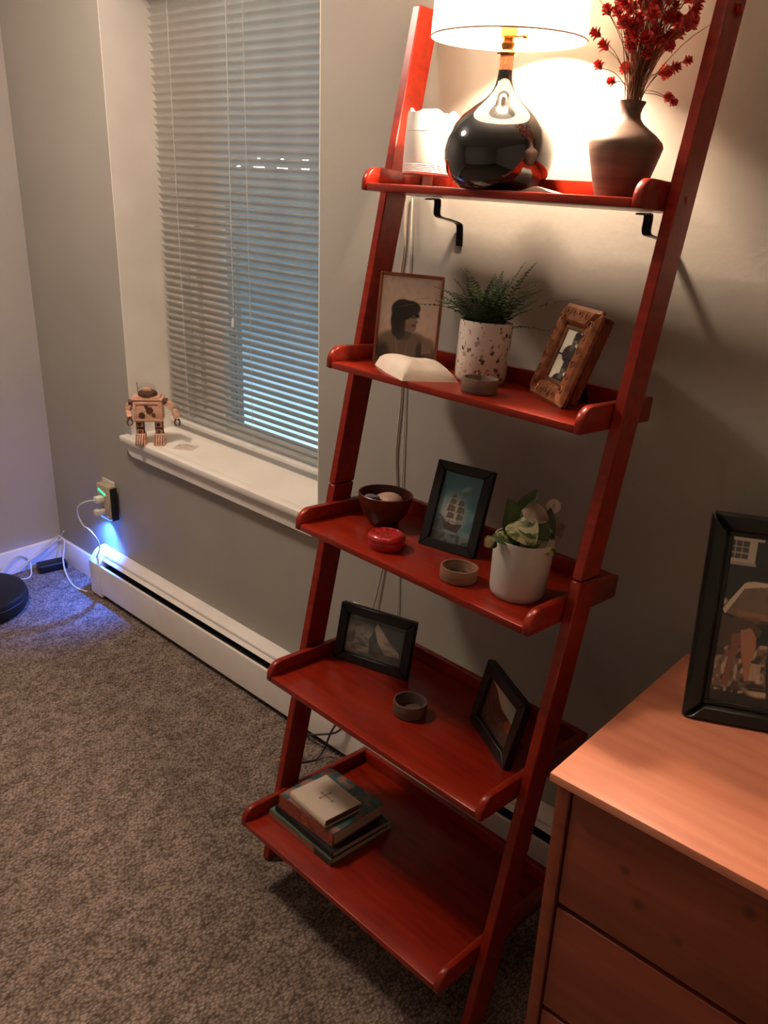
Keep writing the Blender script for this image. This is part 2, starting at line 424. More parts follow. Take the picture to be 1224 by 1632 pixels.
b = B(); box(b, (WX0 + .006, WX1 - .006), (-.016, .016), (WZ1 - WZ0 - .034, WZ1 - WZ0 - .005), .002); obj('head_rail', b, M_['slat'], bl)
for x in (-1.15, -.80, -.45):
    b = B(); tube(b, [(x, -.0155, zb0), (x, -.0155, WZ1 - WZ0 - .03)], .0007, 5, smooth=0); obj('ladder_cord', b, M_['cord_white'], bl)
b = B(); tube(b, [(-.875, -.020, 1.115 - WZ0), (-.872, -.020, 1.5 - WZ0), (-.868, -.018, WZ1 - WZ0 - .03)], .0010, 6); pc = obj('pull_cord', b, M_['cord_white'], bl)
b = B(); lathe(b, [(0, 0), (.005, .001), (.006, .012), (.003, .026), (.0012, .03)], 12, T((-.875, -.022, 1.086 - WZ0))); obj('tassel', b, M_['cord_white'], pc)

# ------------------------------------------------------------------ baseboard heater
HX0, HX1 = -1.46, 2.2
ht = thing('baseboard_heater', 'long white enamel baseboard heater along the wall under the window', 'heater', T((0, 0, 0)))
b = B(); box(b, (HX0, HX1), (-.008, -.0008), (.02, .180)); obj('back_plate', b, M_['heater'], ht)
b = B(); prism(b, [(-.001, .1853), (-.010, .1850), (-.030, .1800), (-.040, .1750), (-.0425, .1690), (-.0405, .1690), (-.0385, .1735), (-.029, .1780), (-.010, .1830), (-.001, .1833)], HX0, HX1, 'x'); obj('hood', b, M_['heater'], ht)
b = B(); prism(b, [(-.041, .1660), (-.052, .1585), (-.054, .1560), (-.052, .1560), (-.040, .1640)], HX0, HX1, 'x'); obj('damper', b, M_['heater'], ht)
b = B(); prism(b, [(-.070, .022), (-.070, .131), (-.0685, .1365), (-.065, .1385), (-.061, .1375), (-.061, .1355), (-.0645, .1365), (-.067, .135), (-.068, .131), (-.068, .024), (-.060, .024), (-.060, .022)], HX0, HX1, 'x'); obj('front_panel', b, M_['heater'], ht)
b = B(); box(b, (HX0, HX1), (-.059, -.009), (.03, .128)); obj('fin_element', b, M_['black_void'], ht)
b = B(); prism(b, [(-.001, .020), (-.001, .1875), (-.011, .1875), (-.033, .182), (-.046, .174), (-.0735, .141), (-.0735, .008), (-.001, .008)], HX0 - .072, HX0 + .004, 'x', .0015); obj('end_cap', b, M_['heater'], ht)

# ------------------------------------------------------------------ ladder shelf (its own tilted frame)
def lmat():
    tl, yw = 0.0777, -0.0243
    X = Vector((math.cos(yw), math.sin(yw), 0))
    Y = Vector((-math.sin(yw) * math.cos(tl), math.cos(yw) * math.cos(tl), -math.sin(tl)))
    Z = X.cross(Y)
    return Matrix(((X.x, Y.x, Z.x, 0), (X.y, Y.y, Z.y, -0.5381), (X.z, Y.z, Z.z, 0.1617), (0, 0, 0, 1)))
LM = lmat()
SWD = 0.60
TZ = [1.3766, 1.0346, 0.6977, 0.3558, 0.0]
TY = [0.2266, 0.1668, 0.1097, 0.0528, 0.0]
TB = 0.390; BT = 0.014; PT = 0.015; PH = 0.044
LEAN = math.tan(0.1395); RYB, RD, RT = 0.1067, 0.0582, 0.0206
shelf = thing('ladder_shelf', 'tall red stained wooden ladder shelf with five trays leaning on the wall', 'shelf', LM)
JZ = 0.777
for side, xa, xb_ in ((0, -RT, -0.0003), (1, SWD + .0003, SWD + RT)):
    for z0, z1 in ((-.152, JZ - .0012), (JZ + .0012, 1.719)):
        b = B(); y0, y1 = RYB + z0 * LEAN, RYB + z1 * LEAN
        prism(b, [(y0, z0), (y0 + RD, z0), (y1 + RD, z1), (y1, z1)], xa, xb_, 'x', .0022)
        obj('rail', b, M_['red'], shelf)
    b = B(); yj = RYB + JZ * LEAN
    box(b, (xa + .004, xb_ - .004), (yj + .004, yj + RD - .004), (JZ - .004, JZ + .004)); obj('joint_dowel', b, M_['black_void'], shelf)
for i in range(5):
    z, y = TZ[i], TY[i]
    b = B(); box(b, (PT, SWD - PT), (y + .0005, TB - PT), (z, z + BT), .0025)
    board = obj('tray_board', b, M_['red'], shelf)
    rr = .030
    prof = [(y, z)] + [(y + rr - rr * math.cos(a), z + PH - rr + rr * math.sin(a)) for a in [R(90 * k / 8) for k in range(9)]] + [(TB, z + PH), (TB, z)]
    for xa, xb_ in ((0.0, PT), (SWD - PT, SWD)):
        b = B(); prism(b, prof, xa, xb_, 'x', .0018); obj('side_panel', b, M_['red'], board, sharp=50)
    b = B(); box(b, (PT, SWD - PT), (TB - PT, TB), (z, z + PH), .002); obj('back_panel', b, M_['red'], board)
    bolt_y = RYB + (z + .02) * LEAN + RD / 2
    for sx, xx in ((-1, -RT), (1, SWD + RT)):
        b = B(); lathe(b, [(.006, 0), (.0055, .0012), (.003, .0018), (0, .0018)], 14, T((xx, bolt_y, z + .02)) @ RY(sx * math.pi / 2)); obj('bolt', b, M_['red'], shelf)

def on(i, x, y, yaw=0.0, h=0.0):
    """matrix of a thing standing on tray i (ladder coordinates)"""
    return LM @ T((x, y, TZ[i] + BT + h)) @ RZ(yaw)

# two dark wall brackets under the top tray
def bracket(x, label):
    P = LM @ Vector((x, TB - .035, TZ[0]))
    t = thing('wall_bracket', label, 'bracket', T(P), 'metal brackets under the top tray')
    wy = -P.y
    def strip(pts, w=.016, th=.0025, name='arm'):
        b = B(); ol = []
        S = spline(pts, 5)
        for k, p in enumerate(S):
            d = (S[min(k + 1, len(S) - 1)] - S[max(k - 1, 0)]).normalized(); nn = Vector((-d.y, d.x))
            ol.append((p.xy + nn * th / 2, p.xy - nn * th / 2))
        poly = [tuple(a) for a, _ in ol] + [tuple(c) for _, c in reversed(ol)]
        prism(b, poly, -w / 2, w / 2, 'x'); return obj(name, b, M_['black_metal'], t)
    strip([Vector((-.03, -.003, 0)), Vector((-.004, -.003, 0)), Vector((.0, -.012, 0)), Vector((.002, -.034, 0)), Vector((wy * .45, -.042, 0)), Vector((wy - .012, -.050, 0)), Vector((wy - .0045, -.060, 0)), Vector((wy - .003, -.095, 0))])
    for z in (-.068, -.086):
        b = B(); lathe(b, [(.0035, 0), (.0032, .001), (.0015, .0018), (0, .0018)], 12, T((0, wy - .0045, z)) @ RX(math.pi / 2)); obj('screw', b, M_['black_metal'], t)
bracket(.088, 'dark metal wall bracket under the left end of the top tray')
bracket(.548, 'dark metal wall bracket under the top tray beside the right rail')

# ------------------------------------------------------------------ table lamp on the top tray
LX, LY = 0.280, 0.288
base = LM @ Vector((LX, LY, TZ[0] + BT))
LAMPM = T(base) @ RX(-0.020)
lamp = thing('table_lamp', 'lit table lamp with dark glossy bottle base and white drum shade', 'lamp', LAMPM)
M_['lamp_glaze'] = mat('dark_bottle_glaze', rgb(12, 16, 18), 0.04, c2=rgb(8, 10, 11), nscale=5, coat=1.0, spec=0.7)
M_['cork'] = mat('cork', rgb(196, 140, 100), 0.8, c2=rgb(160, 104, 70), nscale=180)
M_['brass'] = mat('brass', rgb(190, 140, 80), 0.25, metal=1.0)
LZ = Matrix.Diagonal((1.12, 1.12, .905, 1)); LD = T((0, 0, -.0201))
b = B(); lathe(b, [(0, 0), (.050, 0), (.056, .003), (.069, .014), (.079, .031), (.0845, .051), (.0855, .070), (.0825, .091), (.0745, .113), (.060, .134), (.043, .150), (.028, .163), (.0190, .174), (.0140, .187), (.0118, .200), (.0110, .212), (.0090, .212), (.0, .2115)], 72, LZ)
obj('lamp_base', b, M_['lamp_glaze'], lamp)
b = B(); lathe(b, [(0, .210), (.0093, .210), (.0112, .213), (.0116, .233), (.0112, .235), (0, .235)], 32, LD); obj('cork', b, M_['cork'], lamp)
b = B(); lathe(b, [(0, .235), (.0165, .235), (.0175, .238), (.014, .241), (.009, .243), (.011, .248), (.0115, .253), (.008, .257), (.0135, .262), (.0145, .275), (.0145, .298), (.012, .300), (0, .300)], 32, LD); sk = obj('socket', b, M_['brass'], lamp)
b = B(); tube(b, [(.014, 0, .262), (.026, .0, .262), (.03, 0, .2615)], .0018, 8, M=LD); lathe(b, [(0, 0), (.004, .001), (.004, .006), (0, .008)], 12, LD @ T((.03, 0, .2615)) @ RY(math.pi / 2)); obj('switch', b, M_['brass'], sk)
M_['bulb'] = emis('bulb_glow', (1.0, .72, .48), 25.0)
b = B(); lathe(b, [(0, .305), (.013, .305), (.012, .316), (.017, .332), (.021, .348), (.021, .360), (.016, .372), (.008, .378), (0, .380)], 32, LD)
# bulb glows; a lamp light of the same size sits in it
obj('bulb', b, M_['bulb'], lamp)
SZ0, SZ1, SR0, SR1 = .238, .438, .130, .119
def shade_mat():
    m, nt, p = nodes('lamp_shade_linen'); nt.nodes.remove(p)
    co = coords(nt, (1, 1, 1)); n = nt.nodes.new('ShaderNodeTexNoise'); n.inputs['Scale'].default_value = 160; nt.links.new(co, n.inputs['Vector'])
    r = ramp(nt, n.outputs[0], [(.3, rgb(236, 226, 210)), (.7, rgb(244, 236, 222))])
    d = nt.nodes.new('ShaderNodeBsdfDiffuse'); t = nt.nodes.new('ShaderNodeBsdfTranslucent')
    nt.links.new(r.outputs[0], d.inputs[0]); nt.links.new(r.outputs[0], t.inputs[0])
    mx = nt.nodes.new('ShaderNodeMixShader'); mx.inputs[0].default_value = 0.45
    nt.links.new(d.outputs[0], mx.inputs[1]); nt.links.new(t.outputs[0], mx.inputs[2]); nt.links.new(mx.outputs[0], nt.nodes['Material Output'].inputs[0]); return m
b = B(); lathe(b, [(SR0, SZ0), (SR1, SZ1)], 72); shd = obj('lamp_shade', b, shade_mat(), lamp)
M_['rim'] = mat('shade_rim_cloth', rgb(205, 160, 130), 0.7)
for rr, zz in ((SR0, SZ0), (SR1, SZ1)):
    b = B(); tube(b, [(rr * math.cos(a), rr * math.sin(a), zz) for a in [2 * math.pi * k / 72 for k in range(73)]], .0014, 6, smooth=0); obj('shade_rim', b, M_['rim'], shd)
b = B()
for k in range(3):
    a = 2 * math.pi * k / 3 + .5; tube(b, [(.013 * math.cos(a), .013 * math.sin(a), .280), (.07 * math.cos(a), .07 * math.sin(a), .298), (SR1 * 1.02 * math.cos(a), SR1 * 1.04 * math.sin(a), .31)], .0013, 6)
obj('shade_spider', b, M_['brass'], shd)
ld = bpy.data.lights.new('lamp_bulb_light', 'POINT'); ld.energy = LAMP_WATTS; ld.color = LAMP_COLOR; ld.shadow_soft_size = .030
lo = bpy.data.objects.new('lamp_bulb_light', ld); COL.objects.link(lo); lo.parent = lamp; lo.location = (0, 0, .332)

# white canister with a clear foot
CX, CY = 0.101, 0.305
can = thing('canister', 'white ribbed canister with clear foot between the left rail and the lamp', 'canister', on(0, CX, CY))
M_['can'] = mat('canister_white', rgb(226, 222, 214), 0.4)
b = B()
prof = [(0, .022), (.048, .022), (.050, .024)]
for k in range(5): prof += [(.0505, .026 + k * .003), (.0495, .0275 + k * .003)]
prof += [(.0502, .043), (.0500, .094), (.0490, .0948), (0, .0948)]
lathe(b, prof, 56); obj('body', b, M_['can'], can)
b = B(); lathe(b, [(0, .0952), (.0488, .0952), (.0498, .096), (.0485, .128), (.046, .131), (.043, .131), (.040, .127), (0, .127)], 56)
for v in b.verts:
    rr = math.hypot(v.co.x, v.co.y)
    if v.co.z > .1295 and rr > .041:
        a = math.atan2(v.co.y, v.co.x); v.co.z += .0035 * math.sin(5 * a) + .002 * math.sin(9 * a + 1)
obj('lid', b, M_['can'], can)
b = B(); lathe(b, [(.047, 0), (.0485, .001), (.0485, .0215), (.046, .0215), (.046, .002), (0, .002), (0, 0), (.047, 0)], 56); obj('clear_foot', b, glass('clear_plastic', (.97, .95, .93)), can)
b = B(); lathe(b, [(0, .0022), (.010, .0022), (.010, .0218), (0, .0218)], 20); obj('stem', b, M_['can'], can)

# folded white paper by the lamp
b = B()
N = 9
g = [[b.verts.new(((i / (N - 1) - .5) * .075 + .01 * j / (N - 1), (j / (N - 1) - .5) * .045, .0015 + .009 * math.exp(-((i / (N - 1) - .45) * 4) ** 2) * (1 - .4 * j / (N - 1)))) for i in range(N)] for j in range(N)]
for j in range(N - 1):
    for i in range(N - 1): b.faces.new((g[j][i], g[j][i + 1], g[j + 1][i + 1], g[j + 1][i]))
bmesh.ops.solidify(b, geom=b.faces[:], thickness=.0009)
o = obj('paper_slip', b, M_['paper']); o.matrix_world = on(0, .392, .275, .15); tag(o, 'small creased white paper slip lying on the top tray between lamp and vase', 'paper')

# ------------------------------------------------------------------ vase with dried red flowers
VX, VY = .5135, .306
vase = tag(None or obj('vase', lathe(B(), [(0, 0), (.034, 0), (.036, .003), (.042, .020), (.049, .045), (.0555, .068), (.0580, .079), (.0555, .086), (.046, .095), (.033, .104), (.022, .112), (.0165, .119), (.0150, .126), (.0165, .134), (.0200, .1420), (.0205, .1435), (.0185, .1435), (.0140, .132), (.0125, .124), (.02, .11), (.045, .085), (.03, .01), (0, .008)], 64),
           mat('brown_stoneware', rgb(122, 96, 80), 0.6, c2=rgb(92, 70, 58), nscale=6, stretch=(1, 1, 9), bump=.3, bdist=.002)), 'brown stoneware vase with a narrow neck on the top tray', 'vase')
vase.matrix_world = on(0, VX, VY)
bq = thing('dried_flower_bunch', 'bunch of dried red flowers on thin stems standing in the stoneware vase', 'flowers', on(0, VX, VY, 0, .010))
M_['stem'] = mat('dried_stem', rgb(150, 104, 74), 0.8)
M_['petal'] = mat('dried_red_petal', rgb(238, 92, 80), 0.75, c2=rgb(200, 58, 50), nscale=90)
def add_translucent(m, fac):
    nt = m.node_tree; p = nt.nodes['Principled BSDF']; t = nt.nodes.new('ShaderNodeBsdfTranslucent'); mx = nt.nodes.new('ShaderNodeMixShader'); mx.inputs[0].default_value = fac
    nt.links.new(p.inputs['Base Color'].links[0].from_socket, t.inputs[0]); nt.links.new(p.outputs[0], mx.inputs[1]); nt.links.new(t.outputs[0], mx.inputs[2]); nt.links.new(mx.outputs[0], nt.nodes['Material Output'].inputs[0])
add_translucent(M_['petal'], .4)
def blossom_mesh():
    b = B(); n = 10
    for ring, (r, z, tip) in enumerate(((.0050, .0, .0118), (.004, .003, .0100), (.0025, .005, .007))):
        for k in range(n):
            a = 2 * math.pi * (k + ring * .5) / n; w = .0026
            c, s = math.cos(a), math.sin(a)
            p = [(r * .3 * c + w * .5 * s, r * .3 * s - w * .5 * c, z), (r * .3 * c - w * .5 * s, r * .3 * s + w * .5 * c, z),
                 (tip * .75 * c - w * s * .8, tip * .75 * s + w * c * .8, z + .0045 + ring * .002), (tip * c, tip * s, z + .0040 + ring * .003), (tip * .75 * c + w * s * .8, tip * .75 * s - w * c * .8, z + .0045 + ring * .002)]
            b.faces.new([b.verts.new(q) for q in p])
    bmesh.ops.solidify(b, geom=b.faces[:], thickness=.0006)
    lathe(b, [(0, -.004), (.002, -.0035), (.0042, 0), (.0045, .004), (.003, .0075), (0, .0085)], 10)
    return mesh_of('blossom', b, M_['petal'])
BLM = [blossom_mesh()]
VR = Vector((.735, .678, 0)); VD = Vector((-.678, .735, 0))      # picture right / away from the camera, in tray coordinates
heads = [(-.098, .0, .288, 1.0), (.118, -.02, .262, .95), (-.052, .02, .305, .8), (-.070, -.01, .218, .95), (-.052, .01, .205, 1), (-.058, 0, .176, .8), (-.034, 0, .158, .75), (.048, 0, .145, .8), (.055, -.01, .138, .75), (.068, 0, .195, .8)]
rs = random.Random(11)
while len(heads) < 130:
    r_, z_ = rs.gauss(.014, .045), rs.uniform(.178, .36)
    d_ = rs.gauss(-.01, .035)
    lim = .028 + (z_ - .15) * .42
    if abs(r_ - .012) > lim or abs(d_) > min(lim, .07): continue
    if (VR * r_ + VD * d_).y > .085: continue
    heads.append((r_, d_, z_, rs.uniform(.85, 1.2)))
for (r_, d_, z_, s_) in heads:
    H = VR * r_ + VD * d_ + Vector((0, 0, z_))
    a = rs.uniform(0, 6.28); q = rs.uniform(.002, .010); foot = Vector((.006 * math.cos(a), .006 * math.sin(a), .012)); neck = Vector((q * math.cos(a), q * math.sin(a), .130))
    neck = neck * 1.0 + (VR * r_ + VD * d_) * .04
    mid = neck.lerp(H, .55) + Vector((0, 0, .012)) - (VR * r_ + VD * d_) * .10
    b = B(); tube(b, [foot, neck, mid, H], .0008, 5, r2=.0005, smooth=4)
    st = obj('flower', b, M_['stem'], bq)
    d = (H - mid).normalized(); d = (d + Vector((rs.uniform(-.5, .5), rs.uniform(-.5, .5), rs.uniform(-.2, .4)))).normalized()
    o = obj('blossom', BLM[0], None, st)
    o.matrix_local = T(H) @ d.to_track_quat('Z', 'Y').to_matrix().to_4x4() @ Matrix.Scale(s_, 4)

# ------------------------------------------------------------------ picture frames
def frame(name, label, M, w, h, lean, fw, depth, fmat, ink, inner=None, easel=True, profile=0.004, sheet_back=.5, pane=True, stand_mat=None, cat='picture frame', ew=.3):
    """front plane at local y=0, leaning back; bottom edge on z=0"""
    t = thing(name, label, cat, M)
    LR = RX(-lean)                     # tilt top towards +y
    def bar(p):                        # mitred bars
        return p
    for (ax, az, bx, bz, side) in ((-w / 2, 0, w / 2, 0, 'b'), (-w / 2, h, w / 2, h, 't'), (-w / 2, 0, -w / 2, h, 'l'), (w / 2, 0, w / 2, h, 'r')):
        if side == 'b': ol = [(-w / 2, 0), (w / 2, 0), (w / 2 - fw, fw), (-w / 2 + fw, fw)]
        if side == 't': ol = [(-w / 2, h), (-w / 2 + fw, h - fw), (w / 2 - fw, h - fw), (w / 2, h)]
        if side == 'l': ol = [(-w / 2, 0), (-w / 2 + fw, fw), (-w / 2 + fw, h - fw), (-w / 2, h)]
        if side == 'r': ol = [(w / 2, 0), (w / 2, h), (w / 2 - fw, h - fw), (w / 2 - fw, fw)]
        b = B(); prism(b, ol, 0, depth, 'y', min(profile, fw * .2), LR); obj('moulding', b, fmat, t)
    if inner:
        iw, ih, im = inner; b = B()
        x0, x1, z0, z1 = -w / 2 + fw, w / 2 - fw, fw, h - fw; yb = depth * .35
        for X, Z in (((x0, x1), (z0, z0 + iw)), ((x0, x1), (z1 - iw, z1)), ((x0, x0 + iw), (z0 + iw, z1 - iw)), ((x1 - iw, x1), (z0 + iw, z1 - iw))): box(b, X, (yb, depth * .8), Z, .001, 1, LR)
        obj('slip', b, im, t)
    pw, ph = w - 2 * fw, h - 2 * fw
    print_sheet('picture', pw, ph, ink, t, LR @ T((0, depth * sheet_back, fw)))
    b = B(); box(b, (-pw / 2, pw / 2), (depth * sheet_back - .0022, depth * sheet_back - .0010), (fw, h - fw), M=LR)
    if pane: obj('glass_pane', b, M_['glass'], t)
    b = B(); box(b, (-w / 2 + fw * .5, w / 2 - fw * .5), (depth * .72, depth - .0005), (fw * .5, h - fw * .5), M=LR); obj('backing', b, M_['black_frame'] if stand_mat is None else stand_mat, t)
    if easel:
        top = LR @ Vector((0, depth, h * .62)); fy = depth / math.cos(lean) + h * .36
        fy = min(fy, easel if not isinstance(easel, bool) else fy)
        b = B(); s = w * ew / 2
        ang = [(-s * .5, top.y, top.z), (s * .5, top.y, top.z), (s, fy, 0.0), (-s, fy, 0.0)]
        A = [b.verts.new(p) for p in ang]; f = b.faces.new(A); bmesh.ops.solidify(b, geom=[f], thickness=.003)
        obj('easel_leg', b, M_['black_frame'] if stand_mat is None else stand_mat, t)
    return t

# portrait of a dark haired person in profile (sepia)
k = Ink(120, 170, (222, 198, 180)); k.grad((232, 206, 188), (250, 230, 214))
k.ell(.45, .06, .62, .30, (128, 110, 96), 1, .10); k.ell(.30, .22, .30, .16, (138, 118, 102), 1, .2); k.ell(.62, .20, .24, .16, (136, 116, 100), 1, .2)
k.ell(.10, .12, .11, .10, (74, 64, 56), .85, .4); k.ell(.73, .16, .05, .10, (66, 58, 50), .9, .4)
k.poly([(.02, 0), (1, 0), (1, .09), (.80, .11), (.55, .075), (.40, .05), (.28, .075), (.02, .085)], (66, 60, 54), .9)
k.ell(.47, .36, .10, .09, (104, 88, 76), 1, .2)
k.ell(.51, .50, .135, .125, (172, 146, 128), 1, .08); k.ell(.56, .43, .085, .065, (168, 142, 124), 1, .1)
k.ell(.640, .495, .03, .02, (172, 146, 128), 1, .2, -.6)
k.ell(.39, .62, .20, .12, (46, 38, 33), 1, .08); k.ell(.52, .645, .165, .085, (46, 38, 33), 1, .08); k.ell(.32, .50, .125, .15, (46, 38, 33), 1, .1); k.ell(.30, .39, .075, .08, (52, 44, 38), 1, .2); k.ell(.36, .34, .09, .07, (60, 50, 44), 1, .25)
k.ell(.63, .575, .055, .03, (46, 38, 33), 1, .2, -.5); k.line(.55, .545, .61, .54, .010, (62, 50, 44)); k.line(.57, .445, .63, .448, .010, (88, 66, 58)); k.ell(.41, .43, .05, .07, (70, 58, 50), .8, .4)
k.line(.30, .30, .36, .10, .006, (196, 172, 154), .8); k.line(.36, .10, .44, .02, .006, (196, 172, 154), .7); k.line(.52, .26, .50, .10, .005, (180, 156, 138), .7)
for q in range(4): k.line(.78, .14 + .028 * q, .94, .155 + .026 * q, .012, (188, 162, 144), .9)
k.ell(.88, .24, .10, .07, (160, 136, 120), .9, .3)
k.cloud(np.ones_like(k.u), (120, 100, 88), .08, 20)
M_['copper'] = mat('thin_copper_frame', rgb(178, 118, 88), 0.28, metal=0.75, c2=rgb(150, 92, 66), nscale=15)
frame('photo_frame', 'thin copper frame with a sepia portrait of a dark haired person', on(1, .104, .285, R(40.8)), .130, .184, R(11.6), .0065, .014, M_['copper'], k, sheet_back=.3, easel=.075)

# ornate gilt frame with two small booth photos
k = Ink(70, 120, (30, 28, 26))
for zc in (.02, .52):
    k.rect(.0, zc, 1, zc + .46, (240, 234, 208)); yy = zc
    k.ell(.60, yy + .02, .34, .15, (26, 27, 27), 1, .08); k.ell(.62, yy + .14, .10, .07, (104, 96, 84), 1, .15)
    k.ell(.64, yy + .27, .135, .10, (116, 108, 94), 1, .1); k.ell(.66, yy + .345, .155, .06, (24, 24, 23), 1, .12); k.ell(.80, yy + .29, .05, .08, (30, 29, 28), 1, .2); k.line(.52, yy + .28, .78, yy + .285, .018, (34, 32, 30), .8); k.ell(.60, yy + .20, .07, .02, (60, 54, 48), .8, .3)
M_['gilt'] = mat('carved_gilt_wood', rgb(170, 108, 68), 0.36, metal=0.4, c2=rgb(112, 66, 42), nscale=70, bump=.35, bscale=160, bdist=.003, lo=.3, hi=.7)
M_['gilt2'] = mat('gilt_slip', rgb(138, 92, 60), 0.35, metal=0.35, c2=rgb(96, 60, 38), nscale=40, stretch=(8, 8, 1))
og = frame('ornate_photo_frame', 'carved gilt frame holding two small black and white portraits', on(1, .440, .285, R(-32.8)), .150, .176, R(17.1), .036, .020, M_['gilt'], k, inner=(.007, .2, M_['gilt2']), sheet_back=.55, easel=.085, profile=.008)
LRo = RX(-R(17.1))
b = B()
for X, Z in (((-.068, .068), (.006, .014)), ((-.068, .068), (.162, .170)), ((-.068, -.060), (.014, .162)), ((.060, .068), (.014, .162))): box(b, X, (.0195, .036), Z, .002, 1, LRo)
obj('rear_moulding', b, M_['gilt2'], og)
def scroll(cx, cz, s, flip):
    pts = []
    for q in range(15):
        a = q / 14 * 3.6 * math.pi / 2; rr = s * (1 - q / 18); pts.append((cx + flip * rr * math.cos(a), -.0005, cz + rr * math.sin(a)))
    return pts
rs = random.Random(5); b = B()
for sx in (-1, 1):
    for q in range(6): tube(b, scroll(sx * .057, .030 + q * .0235, .0085, rs.choice((-1, 1))), .0016, 5, r2=.0009, smooth=2, M=LRo)
for q in range(4):
    tube(b, scroll(-.036 + q * .024, .017, .0075, 1 if q % 2 else -1), .0016, 5, r2=.0009, smooth=2, M=LRo); tube(b, scroll(-.036 + q * .024, .159, .0075, 1 if q % 2 else -1), .0016, 5, r2=.0009, smooth=2, M=LRo)
obj('carved_scrolls', b, M_['gilt'], og)

# sailing ship picture in a black frame
k = Ink(110, 170, (60, 130, 145)); k.grad((66, 120, 128), (40, 122, 140))
m = np.clip(1 - np.hypot((k.u - .40) / .42, (k.v - .42) / .40), 0, 1); k.put(m * 1.6, (205, 200, 186), .9); k.cloud(np.clip((.85 - k.v) * 3, 0, 1), (200, 200, 190), .35, 8)
k.ell(.62, .80, .12, .04, (150, 178, 180), .8, .4, .3)
k.rect(0, 0, 1, .12, (58, 66, 62)); k.cloud((k.v < .2).astype(float), (140, 146, 138), .7, 14); k.ell(.13, .22, .18, .11, (66, 72, 74), .8, .4)
k.poly([(.20, .30), (.30, .17), (.62, .15), (.74, .31), (.48, .26)], (72, 56, 46)); k.line(.25, .29, .72, .30, .012, (158, 140, 118)); k.line(.10, .36, .26, .29, .012, (80, 60, 48))
for x0, x1, z0, z1 in ((.27, .47, .34, .42), (.25, .46, .44, .53), (.28, .45, .55, .62), (.30, .43, .64, .70), (.52, .70, .34, .42), (.50, .70, .44, .53), (.50, .66, .55, .62)):
    k.poly([(x0, z0), (x1, z0 + .01), (x1 - .02, z1), (x0 + .03, z1 + .01)], (106, 84, 68)); k.poly([(x0 + .05, z0 + .015), (x1 - .04, z0 + .02), (x1 - .05, z1 - .01), (x0 + .06, z1 - .01)], (140, 116, 96), .6)
for x in (.37, .58): k.line(x, .25, x + .01, .74, .006, (60, 46, 38))
frame('ship_picture_frame', 'black frame with a picture of a sailing ship under a teal sky', on(2, .288, .258, R(13.2)), .125, .177, R(17.2), .0195, .016, M_['black_frame'], k, easel=.085, profile=.0015)

# landscape frame with grey picture
k = Ink(150, 100, (70, 80, 78)); k.cloud(np.ones_like(k.u), (92, 100, 96), .6, 9)
k.rect(0, .86, 1, 1, (40, 48, 46)); k.ell(.14, .93, .10, .05, (120, 118, 108), .8, .4)
k.ell(.22, .40, .30, .40, (150, 150, 138), .95, .25); k.cloud((np.hypot((k.u - .22) / .3, (k.v - .4) / .4) < 1).astype(float), (84, 90, 82), .7, 16); k.ell(.30, .28, .09, .03, (60, 62, 58), .9, .5); k.ell(.12, .45, .03, .12, (70, 72, 66), .8, .5)
k.poly([(.50, .92), (.58, .80), (.78, .50), (.93, .34), (.96, .22), (.70, .20), (.55, .45), (.47, .78)], (168, 164, 148)); k.poly([(.47, .70), (.56, .42), (.70, .22), (.60, .05), (.42, .10), (.40, .5)], (66, 72, 64), .9); k.cloud((k.v < .5).astype(float) * (k.u > .5), (100, 98, 90), .6, 14); k.ell(.86, .62, .12, .16, (74, 92, 98), .8, .4)
k.c *= 1.1
frame('landscape_photo_frame', 'black landscape frame with a grey misty picture on the fourth tray', on(3, .118, .250, R(18.0)), .186, .134, R(9.5), .021, .018, M_['black_frame'], k, easel=.072, profile=.0015)

# dark brown frame turned sideways, red rock picture
k = Ink(130, 100, (92, 52, 38)); k.cloud(np.ones_like(k.u), (60, 44, 34), .8, 14); k.rect(0, 0, 1, .30, (60, 50, 42), .7); k.cloud((k.v < .4).astype(float), (96, 88, 72), .6, 22)
k.poly([(0, 1), (1, 1), (1, .55), (.80, .60), (.55, .62), (.42, .70), (.25, .86), (.1, .92), (0, .94)], (176, 168, 150)); k.poly([(.6, 1), (1, 1), (1, .62), (.8, .66)], (140, 156, 150), .7); k.ell(.86, .46, .14, .12, (150, 74, 48), .9, .3)
k.c *= 1.15
M_['espresso'] = mat('espresso_frame', rgb(34, 22, 18), 0.4, c2=rgb(22, 14, 12), nscale=30, stretch=(1, 6, 6))
frame('red_rock_photo_frame', 'dark brown frame with a red rock picture beside the right rail', on(3, .466, .232, R(-29.4)), .177, .140, R(10.1), .024, .018, M_['espresso'], k, easel=.08, ew=.35, profile=.0018)

# ------------------------------------------------------------------ tray two: cloth, fern, dish
M_['cloth'] = mat('cream_cloth', rgb(246, 232, 214), 0.85, c2=rgb(236, 220, 202), nscale=12, bump=.25, bscale=240, bdist=.001)
def inpoly(x, y, P):
    c = False; n = len(P)
    for i in range(n):
        x1, y1 = P[i]; x2, y2 = P[(i + 1) % n]
        if (y1 > y) != (y2 > y) and x < (x2 - x1) * (y - y1) / (y2 - y1) + x1: c = not c
    return c
b = B()
CC = [(.070, .236), (.145, .192), (.218, .160), (.246, .210), (.268, .262), (.215, .292), (.165, .296), (.112, .262)]
cx, cy = .176, .240; NR, NA = 9, 48; rings = []
def edge_pt(t):
    t = t % 1 * len(CC); i = int(t); f = t - i; a, c = CC[i % len(CC)], CC[(i + 1) % len(CC)]; return (a[0] + (c[0] - a[0]) * f, a[1] + (c[1] - a[1]) * f)
